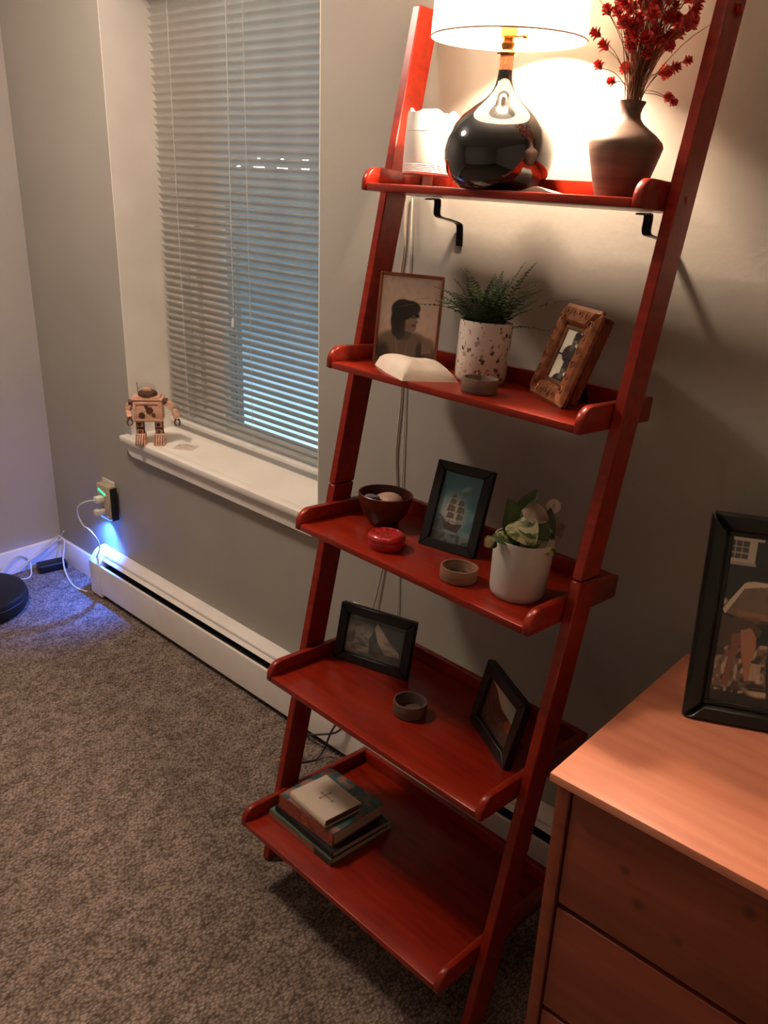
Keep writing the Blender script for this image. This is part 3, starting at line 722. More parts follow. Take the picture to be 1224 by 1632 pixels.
for j in range(NR + 1):
    s = 1 - j / NR; ring = []
    if j == NR: ring = [b.verts.new((cx, cy, .030))]
    else:
        for q in range(NA):
            ex, ey = edge_pt(q / NA); x, y = cx + (ex - cx) * s, cy + (ey - cy) * s
            zz = .030 * (1 - s ** 6) ** .7 * (1 - .50 * max(0, (x - .19) / .09))
            zz += .0036 * math.sin(60 * (x * .8 + y * 1.3) + 2) * (1 - s) + .0016 * math.sin(95 * (y - x * .5)) * (s > .2) * (1 - s)
            ring.append(b.verts.new((x, y, max(zz, .0008 if s < 1 else .0))))
    rings.append(ring)
for a, c in zip(rings, rings[1:]):
    for q in range(NA):
        if len(c) == 1: b.faces.new((a[q], a[(q + 1) % NA], c[0]))
        else: b.faces.new((a[q], a[(q + 1) % NA], c[(q + 1) % NA], c[q]))
b.faces.new(rings[0][::-1])
for v in b.verts: v.co.x -= cx; v.co.y -= cy
bmesh.ops.recalc_face_normals(b, faces=b.faces[:])
o = obj('folded_cloth', b, M_['cloth'], sharp=70); o.matrix_world = on(1, cx, cy); tag(o, 'folded cream cloth lying in front of the copper photo frame', 'cloth')

def terrazzo():
    m, nt, p = nodes('terrazzo_glaze')
    co = coords(nt, (1, 1, .72))
    cur = None
    col0 = rgb(222, 208, 196)
    base = nt.nodes.new('ShaderNodeRGB'); base.outputs[0].default_value = (*col0, 1); cur = base.outputs[0]
    for sc, rad, off, cs in ((78, .40, 0, (rgb(104, 82, 70), rgb(176, 146, 128), rgb(160, 146, 136))), (115, .40, 3.3, (rgb(86, 66, 56), rgb(178, 142, 120), rgb(186, 170, 158)))):
        mp = nt.nodes.new('ShaderNodeMapping'); mp.inputs['Location'].default_value = (off, off, off); nt.links.new(co, mp.inputs[0])
        nz = nt.nodes.new('ShaderNodeTexNoise'); nz.inputs['Scale'].default_value = 160; nt.links.new(mp.outputs[0], nz.inputs['Vector'])
        ad = nt.nodes.new('ShaderNodeMix'); ad.data_type = 'VECTOR'; ad.inputs[0].default_value = .010; nt.links.new(mp.outputs[0], ad.inputs[4]); nt.links.new(nz.outputs['Color'], ad.inputs[5])
        v = nt.nodes.new('ShaderNodeTexVoronoi'); v.inputs['Scale'].default_value = sc; nt.links.new(ad.outputs[1], v.inputs['Vector'])
        sep = nt.nodes.new('ShaderNodeSeparateColor'); nt.links.new(v.outputs['Color'], sep.inputs[0])
        rd = nt.nodes.new('ShaderNodeMath'); rd.operation = 'MULTIPLY'; rd.inputs[1].default_value = rad; nt.links.new(sep.outputs[0], rd.inputs[0])
        lt = nt.nodes.new('ShaderNodeMath'); lt.operation = 'LESS_THAN'; nt.links.new(v.outputs['Distance'], lt.inputs[0]); nt.links.new(rd.outputs[0], lt.inputs[1])
        r = ramp(nt, sep.outputs[1], [(0, cs[0]), (.4, cs[1]), (.8, cs[2])]); r.color_ramp.interpolation = 'CONSTANT'
        mx = nt.nodes.new('ShaderNodeMix'); mx.data_type = 'RGBA'; nt.links.new(lt.outputs[0], mx.inputs[0]); nt.links.new(cur, mx.inputs[6]); nt.links.new(r.outputs[0], mx.inputs[7]); cur = mx.outputs[2]
    nt.links.new(cur, p.inputs['Base Color']); p.inputs['Roughness'].default_value = .18; p.inputs['Coat Weight'].default_value = .4
    return m
M_['soil'] = mat('potting_soil', rgb(40, 30, 24), 0.95, c2=rgb(20, 15, 12), nscale=120, bump=.8, bdist=.006)
fern = thing('potted_fern', 'green fern in a white terrazzo speckled pot on the second tray', 'potted plant', on(1, .275, .318))
b = B(); lathe(b, [(0, .006), (.036, .006), (.038, 0), (.043, 0), (.0465, .004), (.050, .012), (.0505, .112), (.0495, .115), (.0475, .115), (.047, .105), (.047, .098), (0, .098)], 64); obj('pot', b, terrazzo(), fern)
b = B(); lathe(b, [(0, .104), (.03, .103), (.0468, .099)], 32); obj('soil', b, M_['soil'], fern)
M_['fern'] = mat('fern_green', rgb(72, 100, 52), 0.6, c2=rgb(42, 70, 34), nscale=40)
def frond(L, curve, droop, rsd):
    b = B(); rr = random.Random(rsd); N = 20; P = []
    for q in range(N + 1):
        s = q / N; out = L * (s * math.sin(curve) + droop * s * s); up = L * (s * math.cos(curve * .85) - droop * .85 * s ** 2.6); P.append(Vector((out, 0, up)))
    tube(b, P, .0009, 4, r2=.0003, smooth=0)
    for q in range(2, N):
        s = q / N; ll = (.0165 * math.sin(math.pi * min(1, s * .75 + .22)) ** .8 + .003) * (1.02 - s ** 3 * .85); d = (P[q + 1] - P[q - 1]).normalized()
        nrm = Vector((-d.z, 0, d.x))
        for sgn in (-1, 1):
            side = (Vector((0, sgn, 0)) + d * .28 + nrm * rr.uniform(-.1, .3)).normalized(); w = .0019
            p0 = P[q]; tip = p0 + side * ll - nrm * ll * .15
            a = p0 + side * ll * .35 + d * w * 1.1; c = p0 + side * ll * .35 - d * w * .9
            a2 = p0 + side * ll * .75 + d * w * .8; c2 = p0 + side * ll * .75 - d * w * .6
            V = [b.verts.new(x) for x in (p0, c, c2, tip, a2, a)]; b.faces.new(V)
    return b
rs = random.Random(21)
fl = [(-20, .105, .62, .35), (10, .155, .30, .15), (45, .145, .20, .12), (60, .115, .72, .30), (85, .120, .15, .10), (120, .13, .45, .2), (150, .135, .35, .2), (185, .118, .85, .55), (205, .115, .55, .35), (240, .09, .6, .3), (290, .085, .6, .3), (330, .115, .75, .5), (40, .145, .95, .25), (35, .11, 1.35, .75), (215, .12, .95, .6), (170, .125, .55, .3), (100, .115, .3, .2), (300, .08, .35, .2), (260, .08, .35, .2), (20, .12, .45, .25), (350, .10, .4, .25), (75, .13, .4, .25), (230, .11, .3, .2), (140, .10, .2, .12), (195, .13, .3, .18), (310, .09, .2, .1), (0, .10, .15, .1), (250, .095, .15, .1), (55, .10, .5, .3), (180, .10, .6, .35), (130, .115, .55, .4), (270, .10, .45, .3)]
for q, (az, L, cv, dr) in enumerate(fl):
    a = R(az); pr = rs.uniform(.004, .022)
    Mq = T((pr * math.cos(a), pr * math.sin(a), .100)) @ RZ(a) @ RX(rs.uniform(-.25, .25))
    obj('frond', frond(L * 1.0, cv, dr, q), M_['fern'], fern, M=Mq, sharp=60)

def dish(name, label, M, r, h, c, c2, inside=None):
    t = thing(name, label, 'dish', M, 'small round clay dishes on the shelf')
    b = B(); lathe(b, [(0, .0), (r * .90, 0), (r * .97, .002), (r, .006), (r, h - .003), (r * .985, h), (r * .90, h), (r * .86, h - .003), (r * .84, .008), (r * .8, .006), (0, .006)], 56)
    m = mat(name + '_clay', c, .55, c2=c2, nscale=14, stretch=(1, 1, 8), bump=.15, bdist=.001); obj('bowl', b, m, t)
    return t
dish('clay_dish', 'small grey brown clay dish in front of the terrazzo fern pot', on(1, .350, .222), .0325, .027, rgb(128, 104, 90), rgb(108, 86, 74))
d2 = dish('clay_dish', 'small tan clay dish between the ship picture and the white plant pot', on(2, .395, .172), .0352, .027, rgb(156, 116, 92), rgb(130, 94, 74))
b = B(); lathe(b, [(0, .008), (.02, .0095), (.0285, .008)], 32); obj('filling', b, mat('dark_seeds', rgb(70, 52, 42), .8, c2=rgb(34, 26, 22), nscale=220, bump=.9, bdist=.004), d2)
d3 = dish('clay_dish', 'small dark clay dish alone on the open middle of the fourth tray', on(3, .298, .192), .0352, .030, rgb(110, 88, 76), rgb(86, 68, 58))
b = B(); tube(b, [(-.012, -.012, .011), (0, -.018, .010), (.014, -.014, .011), (.022, -.002, .012)], .0022, 8); obj('ring', b, mat('pewter', rgb(170, 160, 148), .35, metal=.7), d3)

# ------------------------------------------------------------------ tray three: wooden bowl, tin, plant
M_['bowlwood'] = mat('dark_bowl_wood', rgb(112, 50, 28), .35, c2=rgb(62, 26, 16), nscale=9, stretch=(1, 1, 4))
o = obj('wooden_bowl', lathe(B(), [(0, .004), (.026, .004), (.028, 0), (.031, 0), (.036, .008), (.048, .026), (.0555, .046), (.0590, .066), (.0575, .0675), (.0555, .066), (.052, .046), (.044, .027), (.030, .012), (0, .009)], 64), M_['bowlwood'])
o.matrix_world = on(2, .100, .272); tag(o, 'dark turned wooden bowl at the left end of the third tray', 'bowl')
def pebble(name, label, M, rx, ry, rz, m, seed):
    b = B(); bmesh.ops.create_icosphere(b, subdivisions=3, radius=1); rr = random.Random(seed); ph = [rr.uniform(0, 6) for _ in range(4)]
    for v in b.verts:
        n = 1 + .07 * math.sin(3 * v.co.x + ph[0]) + .06 * math.sin(4 * v.co.y + ph[1]) + .05 * math.sin(5 * v.co.z + ph[2])
        v.co = Vector((v.co.x * rx * n, v.co.y * ry * n, v.co.z * rz * n))
    o = obj(name, b, m, sharp=80); o.matrix_world = M; return tag(o, label, 'stone')
pebble('stone', 'pale pink rounded stone lying in the wooden bowl', on(2, .108, .272, .3, .0485), .030, .026, .0225, mat('pale_pink_stone', rgb(206, 170, 150), .6, c2=rgb(180, 138, 120), nscale=30), 2)
pebble('stone', 'small blue grey stone lying in the wooden bowl', on(2, .096, .236, .6, .0620), .017, .010, .0065, mat('blue_grey_stone', rgb(118, 112, 118), .6, c2=rgb(92, 88, 96), nscale=40), 5)
tin = thing('round_tin', 'small round red lidded tin in front of the wooden bowl', 'tin', on(2, .206, .172))
M_['tinred'] = mat('tin_red', rgb(190, 26, 26), .28, c2=rgb(160, 16, 18), nscale=30, coat=.5)
b = B(); lathe(b, [(0, 0), (.029, 0), (.033, .002), (.0355, .008), (.0365, .015), (.0355, .018), (0, .018)], 56); obj('body', b, M_['tinred'], tin)
b = B(); prof = [(0, .0184), (.037, .0184), (.038, .020), (.0378, .025), (.0355, .029), (.031, .0315), (.028, .0322), (.026, .0308), (.022, .0305), (.018, .0318), (.014, .0302), (.008, .0312), (0, .0305)]
lathe(b, prof, 64)
for v in b.verts:
    rr = math.hypot(v.co.x, v.co.y); a = math.atan2(v.co.y, v.co.x)
    if .009 < rr < .027: v.co.z += .0011 * math.sin(8 * a)
    if rr > .0365:
        f = 1 + .012 * math.sin(32 * a); v.co.x *= f; v.co.y *= f
obj('lid', b, M_['tinred'], tin)

pl = thing('potted_houseplant', 'variegated leafy houseplant in a plain white pot on the third tray', 'potted plant', on(2, .499, .212))
M_['pot2'] = mat('off_white_ceramic', rgb(208, 202, 193), .5, c2=rgb(200, 194, 184), nscale=14, bump=.1, bscale=120, bdist=.001)
b = B(); lathe(b, [(0, .004), (.036, .004), (.038, 0), (.043, 0), (.048, .005), (.0505, .014), (.0535, .106), (.0530, .109), (.0510, .109), (.0500, .104), (.0495, .090), (0, .090)], 64); obj('pot', b, M_['pot2'], pl)
b = B(); lathe(b, [(0, .095), (.03, .0945), (.0493, .091)], 32); obj('soil', b, M_['soil'], pl)
def leafmat():
    m, nt, p = nodes('variegated_leaf'); co = coords(nt)
    n = nt.nodes.new('ShaderNodeTexNoise'); n.inputs['Scale'].default_value = 26; n.inputs['Detail'].default_value = 3; n.inputs['Distortion'].default_value = 1.2; nt.links.new(co, n.inputs['Vector'])
    r = ramp(nt, n.outputs[0], [(.42, rgb(84, 108, 64)), (.48, rgb(140, 150, 98)), (.54, rgb(224, 216, 168))]); nt.links.new(r.outputs[0], p.inputs['Base Color']); p.inputs['Roughness'].default_value = .4; return m
M_['leafv'] = leafmat(); M_['leafg'] = mat('dark_green_leaf', rgb(118, 138, 92), .4, c2=rgb(84, 106, 68), nscale=30); M_['leafp'] = mat('pale_dry_leaf', rgb(214, 192, 172), .6, c2=rgb(160, 136, 118), nscale=40)
def vloc(r_, d_, z): return VR * r_ + VD * d_ + Vector((0, 0, z))
def leaf(p0, p1, w, sag, face, cup=.25):
    b = B(); N, K = 10, 6; d = p1 - p0; L = d.length; f = Vector(face).normalized(); side = d.cross(f).normalized(); nrm = side.cross(d).normalized(); G = []
    for i in range(N + 1):
        s = i / N; c = p0 + d * s + nrm * (sag * L * 4 * s * (1 - s)); hw = w / 2 * (math.sin(math.pi * s ** .75) ** .8 if 0 < s < 1 else 0.02)
        G.append([b.verts.new(c + side * hw * (2 * j / K - 1) + nrm * (cup * hw * abs(2 * j / K - 1) ** 1.5 + .0012 * math.sin(9 * s + 3 * j))) for j in range(K + 1)])
    for i in range(N):
        for j in range(K): b.faces.new((G[i][j], G[i][j + 1], G[i + 1][j + 1], G[i + 1][j]))
    bmesh.ops.solidify(b, geom=b.faces[:], thickness=.0007); return b
leaves = [  # base (r,d,z), tip (r,d,z), width, sag, material
    ((-.010, .00, .098), (-.036, .005, .168), .046, .10, 'leafg', (.3, -.9, .2)), ((-.020, .00, .140), (.008, .010, .190), .026, -.05, 'leafg', (-.3, -.9, .1)),
    ((-.012, .00, .140), (.030, -.030, .120), .052, .16, 'leafg', (.2, -.7, .7)), ((-.030, -.01, .138), (.006, -.046, .112), .050, .18, 'leafv', (.2, -.8, .6)),
    ((-.014, -.01, .162), (.030, -.012, .150), .030, .12, 'leafp', (.3, -.8, .4)), ((-.022, -.02, .105), (-.062, -.025, .108), .026, .16, 'leafv', (.2, -.5, .8)), ((-.056, -.025, .112), (-.071, -.030, .098), .022, .10, 'leafv', (.3, -.8, .4)),
    ((.012, -.01, .135), (.034, -.034, .092), .038, .15, 'leafv', (.4, -.8, .3)), ((.022, -.03, .110), (.048, -.034, .096), .022, .10, 'leafv', (.3, -.8, .5)),
    ((.020, .00, .105), (.036, .006, .160), .036, .10, 'leafg', (.3, -.9, .1)), ((.036, .01, .120), (.066, .012, .132), .034, .12, 'leafp', (.3, -.9, .3)), ((.000, .02, .100), (.010, .040, .160), .040, .1, 'leafg', (.3, -.9, .3)), ((-.02, .01, .1), (-.03, .03, .150), .036, .1, 'leafg', (.3, -.9, .3)),
    ((.005, -.02, .118), (-.010, -.044, .098), .026, .12, 'leafv', (.3, -.8, .5))]
for (a, c, w, sg, mm, fc) in leaves:
    p0, p1 = vloc(*a), vloc(*c); p1 = p0 + (p1 - p0) * 1.12; o = obj('leaf', leaf(p0, p1, w * 1.22, sg, VR * fc[0] + VD * fc[1] + Vector((0, 0, fc[2]))), M_[mm], pl, sharp=70)
    b = B(); tube(b, [vloc(a[0] * .3, a[1] * .3, .093), vloc(a[0] * .7, a[1] * .7, .5 * (a[2] + .093)), p0], .0013, 6); obj('leaf_stalk', b, M_['leafg'], o)
k = Ink(48, 48, (236, 226, 216)); k.ell(.5, .58, .06, .09, (206, 60, 44), 1, .3); k.line(.42, .66, .56, .68, .03, (206, 60, 44)); k.line(.54, .68, .5, .40, .035, (206, 60, 44)); k.line(.38, .40, .62, .40, .03, (206, 60, 44)); k.line(.25, .26, .75, .24, .012, (190, 140, 120)); k.line(.3, .18, .7, .17, .012, (190, 140, 120))
tg = B(); lathe(tg, [(0, 0), (.0130, 0), (.0130, .0012), (0, .0012)], 32)
TM = T(vloc(.046, .024, .164)) @ RZ(R(42.7)) @ RX(R(80))
tgo = obj('plant_tag', tg, M_['white_plastic'], pl, M=TM)
b = B(); box(b, (-.0015, .0015), (-.060, -.010), (.0001, .0011)); obj('tag_stake', b, M_['white_plastic'], tgo)
print_sheet('tag_print', .0165, .0165, k, tgo, T((0, -.00825, .0014)), axis='xy')

# ------------------------------------------------------------------ book stack on the bottom tray
def book(name, label, x0, x1, y0, y1, z0, th, cover, pages, yaw=0.0, ct=.0018, top_ink=None, rounded=0.0, spine_ink=None):
    cx, cy = (x0 + x1) / 2, (y0 + y1) / 2; w, d = x1 - x0, y1 - y0
    t = thing(name, label, 'book', on(4, cx, cy, yaw, z0), 'books stacked on the bottom tray')
    b = B(); box(b, (-w / 2, w / 2), (-d / 2, d / 2), (0, ct), .0006, 1); obj('back_cover', b, cover, t)
    b = B(); box(b, (-w / 2, w / 2), (-d / 2, d / 2), (th - ct, th), .0006, 1); fc = obj('front_cover', b, cover, t)
    b = B(); prism(b, [(-d / 2 - .0012, .0015), (-d / 2 - .0022, th / 2), (-d / 2 - .0012, th - .0015), (-d / 2, th), (-d / 2 + .0015, th - ct), (-d / 2 + .0015, ct), (-d / 2, 0)], -w / 2, w / 2, 'x'); sp = obj('spine', b, cover, t)
    b = B(); box(b, (-w / 2 + .003, w / 2 - .003), (-d / 2 + .0015, d / 2 - .003), (ct, th - ct)); obj('pages', b, pages, t)
    if top_ink is not None: print_sheet('cover_print', w - .001, d - .001, top_ink, fc, T((0, -d / 2 + .0005, th + .0003)), M_['print_cover'], axis='xy')
    if spine_ink is not None: print_sheet('spine_print', w - .002, th - .002, spine_ink, sp, T((0, -d / 2 - .0026, .001)), M_['print_cover'])
    return t
M_['pages'] = mat('book_pages', rgb(206, 188, 164), .85, c2=rgb(176, 156, 132), nscale=5, stretch=(1, 1, 220))
M_['pages2'] = mat('book_pages_grey', rgb(190, 176, 156), .85, c2=rgb(160, 144, 126), nscale=5, stretch=(1, 1, 220))
k = Ink(90, 70, (96, 120, 92)); k.cloud(np.ones_like(k.u), (70, 96, 66), .8, 8)
ks = Ink(90, 12, (132, 108, 84)); ks.cloud(np.ones_like(ks.u), (176, 110, 92), .9, 18); ks.rect(.75, 0, 1, 1, (52, 62, 60)); ks.rect(.12, .2, .48, .6, (198, 110, 100), .8)
book('book', 'greenish paperback with mottled pink spine, lowest in the stack', .030, .242, .058, .246, 0, .018, mat('green_cover', rgb(88, 108, 84), .5, c2=rgb(60, 84, 66), nscale=30), M_['pages'], top_ink=k, spine_ink=ks)
book('book', 'dark blue black book just above the green paperback in the stack', .046, .244, .062, .228, .0185, .017, mat('black_cover', rgb(26, 24, 30), .5, c2=rgb(16, 15, 18), nscale=40), M_['pages2'], yaw=-.02)
k = Ink(110, 90, (60, 104, 104)); k.cloud(np.ones_like(k.u), (40, 84, 92), .9, 9); k.cloud((k.u > .0).astype(float), (188, 122, 104), .8, 11); k.cloud((k.u > .5).astype(float), (96, 104, 84), .9, 13)
ks = Ink(110, 20, (150, 78, 60)); ks.cloud(np.ones_like(ks.u), (196, 120, 96), .7, 24); ks.cloud(np.ones_like(ks.u), (100, 44, 40), .6, 30); ks.rect(.0, 0, .1, 1, (166, 80, 44), .7)
book('book', 'thick book with red speckled spine and teal floral cover under the white book', .052, .228, .068, .224, .036, .034, mat('red_speckled_cover', rgb(150, 78, 62), .5, c2=rgb(110, 60, 50), nscale=60), M_['pages'], yaw=.03, top_ink=k, spine_ink=ks)
k = Ink(120, 90, (226, 206, 182)); cw = (150, 120, 92)
k.line(.36, .52, .66, .52, .011, cw); k.line(.46, .38, .46, .66, .011, cw)
for (a, c) in ((.36, .52), (.66, .52), (.46, .38), (.46, .66)): k.ell(a, c, .024, .030, cw, 1, .4)
k.ell(.46, .52, .06, .07, cw, .35, .6)
book('book', 'small white book with a cross on its cover, topmost in the stack', .084, .208, .070, .172, .0705, .019, mat('white_cover', rgb(226, 206, 182), .5, c2=rgb(220, 198, 174), nscale=12), mat('red_gilt_pages', rgb(122, 76, 54), .6, c2=rgb(96, 58, 42), nscale=5, stretch=(1, 1, 220)), yaw=-.05, top_ink=k)

# ------------------------------------------------------------------ dresser with the big frame
DM = T((0.739, -0.5047, 0)) @ RZ(0.0202)
dr = thing('dresser', 'low orange pine dresser standing in the right corner of the view', 'dresser', DM)
DH, DW, DD = 0.72, 0.62, 0.488
kn = [(.135, .018, DH - .109, .013), (.163, .018, DH - .156, .015), (.227, .018, DH - .177, .013), (.309, .018, DH - .062, .015)]
M_['pine_lit_top'] = pine('pine_lit_top', rgb(226, 138, 104), rgb(236, 150, 116), rgb(242, 160, 126))  # brighter copy of the pine: lamplight on the top put into the colour
M_['pine'] = pine('pine_shaded', rgb(126, 58, 38), rgb(142, 68, 44), rgb(152, 76, 50), kn)  # darker copy of the same pine: shade on the front put into the colour
b = B(); box(b, (0, DW), (0, DD), (DH - .016, DH), .0022); obj('top', b, M_['pine_lit_top'], dr)
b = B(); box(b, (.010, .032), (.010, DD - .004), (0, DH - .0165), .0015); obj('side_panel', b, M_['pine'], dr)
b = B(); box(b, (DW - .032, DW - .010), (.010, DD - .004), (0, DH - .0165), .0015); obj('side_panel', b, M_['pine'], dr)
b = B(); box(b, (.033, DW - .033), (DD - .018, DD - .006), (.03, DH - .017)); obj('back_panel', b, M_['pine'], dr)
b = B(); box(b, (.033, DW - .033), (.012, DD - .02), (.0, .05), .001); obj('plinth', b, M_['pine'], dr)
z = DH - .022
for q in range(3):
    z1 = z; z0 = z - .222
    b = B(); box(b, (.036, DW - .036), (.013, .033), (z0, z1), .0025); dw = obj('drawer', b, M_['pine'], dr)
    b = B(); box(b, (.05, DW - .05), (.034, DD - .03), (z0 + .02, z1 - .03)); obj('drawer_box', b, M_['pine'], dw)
    z = z0 - .010
k = Ink(200, 220, (40, 50, 46))          # seated people before a dark green house wall
k.cloud(np.ones_like(k.u), (32, 40, 36), .6, 9)
k.rect(0, 0, 1, .13, (44, 40, 34)); k.rect(0, .11, .60, .38, (120, 104, 86)); k.cloud(((k.v < .38) & (k.v > .09)).astype(float) * (k.u < .6), (196, 176, 152), .95, 42); k.cloud(((k.v < .38) & (k.v > .09)).astype(float), (58, 50, 42), .8, 37)
k.rect(.0, .830, .215, .985, (196, 188, 174)); k.rect(.0, .958, .262, 1, (204, 196, 184)); k.rect(.012, .850, .160, .952, (74, 78, 68)); k.rect(.0, .815, .225, .832, (170, 162, 148))
for q in range(1, 3): k.line(.012 + .049 * q, .85, .012 + .049 * q, .952, .005, (186, 178, 164)); k.line(.012, .85 + .034 * q, .16, .85 + .034 * q, .004, (186, 178, 164))
k.poly([(.06, .54), (.10, .60), (.165, .70), (.24, .715), (.36, .72), (.46, .70), (.46, .53), (.20, .51)], (128, 112, 96)); k.cloud(((k.v > .5) & (k.v < .73)).astype(float) * ((k.u > .1) & (k.u < .46)), (104, 90, 76), .5, 18)
k.poly([(.035, .555), (.06, .53), (.10, .585), (.17, .685), (.25, .70), (.37, .715), (.36, .735), (.20, .73), (.165, .715), (.09, .625)], (216, 204, 182)); k.ell(.025, .600, .04, .022, (206, 188, 158), 1, .3)
k.ell(.43, .80, .075, .075, (150, 108, 86), 1, .10); k.ell(.43, .86, .082, .04, (104, 94, 78), 1, .2)
k.line(.16, .545, .45, .535, .020, (158, 122, 96)); k.line(.12, .50, .30, .515, .02, (112, 92, 74))
k.poly([(.0, .54), (.10, .52), (.26, .51), (.34, .46), (.33, .42), (.20, .43), (.13, .36), (.08, .33), (0, .38)], (88, 74, 60))
k.poly([(.135, .42), (.20, .44), (.195, .34), (.17, .24), (.155, .12), (.105, .12), (.12, .22), (.13, .32)], (134, 96, 74)); k.poly([(.19, .45), (.26, .47), (.31, .42), (.315, .34), (.295, .26), (.33, .18), (.27, .16), (.245, .25), (.21, .34)], (176, 128, 100))
k.rect(.30, .17, .375, .27, (196, 176, 148), .85); k.ell(.355, .135, .075, .022, (52, 44, 36), 1, .3); k.ell(.38, .105, .085, .024, (206, 188, 160), .95, .3); k.line(.31, .12, .44, .125, .008, (60, 50, 42))
k.poly([(.46, .0), (1, 0), (1, .52), (.52, .50), (.42, .44), (.40, .30)], (34, 38, 40), .95); k.poly([(.50, .50), (1, .50), (1, .74), (.62, .74), (.54, .70)], (92, 84, 76), .9); k.ell(.72, .82, .08, .075, (158, 114, 92), 1, .12); k.ell(.72, .87, .09, .05, (70, 58, 46), 1, .2)
k.c = np.clip(k.c * 1.15, 0, 1)
M_['greenblack'] = mat('green_black_moulding', rgb(30, 32, 25), .32, c2=rgb(22, 23, 18), nscale=20)
frame('large_photo_frame', 'large dark moulded frame with a photo of seated people on the dresser', T((.8177 + .1225, -.2268 + .063, DH)) @ RZ(R(27.2)), .275, .353, R(16.7), .030, .026, M_['greenblack'], k, inner=(.008, .2, M_['greenblack']), sheet_back=.5, profile=.007, easel=.15)

# ------------------------------------------------------------------ sill: wooden robot and clear bag
RB = thing('robot_figure', 'pale wooden mechanical robot model standing on the window sill', 'robot figure', T((-1.150, -.002, WZ0)) @ RZ(R(48)) @ Matrix.Scale(1.0, 4))
M_['ply'] = mat('laser_cut_plywood', rgb(224, 178, 152), .6, c2=rgb(204, 152, 126), nscale=30, stretch=(1, 1, 5)); M_['ply_dark'] = mat('burnt_ply_edge', rgb(104, 64, 42), .6, c2=rgb(66, 40, 26), nscale=50)
for sx in (-1, 1):
    x = sx * .0305
    b = B(); box(b, (x - .017, x + .017), (-.034, .026), (0, .012), .003)
    prism(b, [(-.032, .012), (.024, .012), (.018, .034), (-.014, .036)], x - .015, x + .015, 'x', .002); ft = obj('foot', b, M_['ply'], RB)
    for q in range(4):
        b = B(); prism(b, [(-.0352, .004), (-.0338, .012), (-.0170, .034), (-.0155, .034), (-.033, .004)], x - .0125 + q * .0075, x - .0095 + q * .0075, 'x'); obj('toe_rib', b, M_['ply_dark'], ft)
    b = B(); box(b, (x - .010, x + .010), (-.011, .011), (.036, .050), .002); box(b, (x - .010, x + .010), (-.011, .011), (.058, .076), .002); lg = obj('leg', b, M_['ply'], RB)
    b = B(); box(b, (x - .013, x + .013), (-.007, .007), (.035, .078), .001); lathe(b, [(0, 0), (.0055, 0), (.0055, .003), (0, .004)], 14, T((x, -.011, .043)) @ RX(math.pi / 2)); lathe(b, [(0, 0), (.0060, 0), (.006, .003), (0, .004)], 14, T((x, -.011, .067)) @ RX(math.pi / 2)); obj('joint_plate', b, M_['ply_dark'], lg)
b = B(); box(b, (-.046, .046), (-.028, .028), (.080, .152), .004); bd = obj('body', b, M_['ply'], RB)
b = B(); box(b, (-.040, .040), (-.0315, -.028), (.084, .090), .001); box(b, (-.040, .040), (-.0315, -.028), (.140, .146), .001); box(b, (-.040, -.035), (-.0315, -.028), (.090, .140), .001); box(b, (.035, .040), (-.0315, -.028), (.090, .140), .001); obj('chest_plate', b, M_['ply'], bd)
b = B()
for (gx, gz, gr) in ((.008, .120, .012), (-.018, .103, .011), (.020, .104, .007), (-.002, .132, .006)):
    t_ = 10; ol = []
    for q in range(t_ * 2):
        a = math.pi * q / t_; rr = gr * (1 if q % 2 else .8); ol.append((gx + rr * math.cos(a), gz + rr * math.sin(a)))
    prism(b, ol, -.031, -.0275, 'y')
obj('gear', b, M_['ply_dark'], bd)
b = B(); box(b, (-.050, .050), (-.031, .031), (.152, .158), .0015); box(b, (-.041, .041), (-.026, .026), (.158, .163), .0015); obj('shoulder_plate', b, M_['ply'], RB)
b = B(); lathe(b, [(.030, .163), (.031, .170), (.028, .176), (0, .177)], 28); hd = obj('head', b, M_['ply_dark'], RB)
b = B(); lathe(b, [(.027, .176), (.0265, .186), (.022, .195), (.013, .201), (0, .203)], 28); obj('dome', b, glass('dome_plastic', (.95, .93, .92)), hd)
b = B(); box(b, (-.014, .014), (-.008, .008), (.177, .188), .002); obj('face', b, M_['ply'], hd)
b = B(); tube(b, [(-.030, 0, .165), (-.031, 0, .205)], .0012, 6, smooth=0); obj('antenna', b, M_['ply_dark'], hd)
def arm(sx, pts, hand):
    b = B(); lathe(b, [(0, -.006), (.011, -.006), (.011, .006), (0, .006)], 18, T(pts[0]) @ RY(math.pi / 2)); a = obj('arm', b, M_['ply_dark'], RB)
    for p, q, w in zip(pts, pts[1:], (.0095, .0085)):
        p, q = Vector(p), Vector(q); d = q - p; Mx = T(p) @ d.to_track_quat('Z', 'Y').to_matrix().to_4x4(); b = B(); box(b, (-w, w), (-w, w), (.004, d.length - .002), .002, 1, Mx); obj('arm_segment', b, M_['ply'], a)
    p = Vector(pts[-1]); b = B()
    for o_ in (-.006, .006): tube(b, [p + Vector((o_ * .5, 0, 0)), p + Vector((o_ * 1.4, -.004, -.012)), p + Vector((o_ * .4, -.008, -.022))], .0035, 6, r2=.002)
    obj('claw', b, M_['ply_dark'], a)
arm(1, [(.056, 0, .143), (.080, -.004, .122), (.092, -.012, .088)], 0); arm(-1, [(-.056, 0, .138), (-.068, .004, .112), (-.058, -.022, .090)], 0)
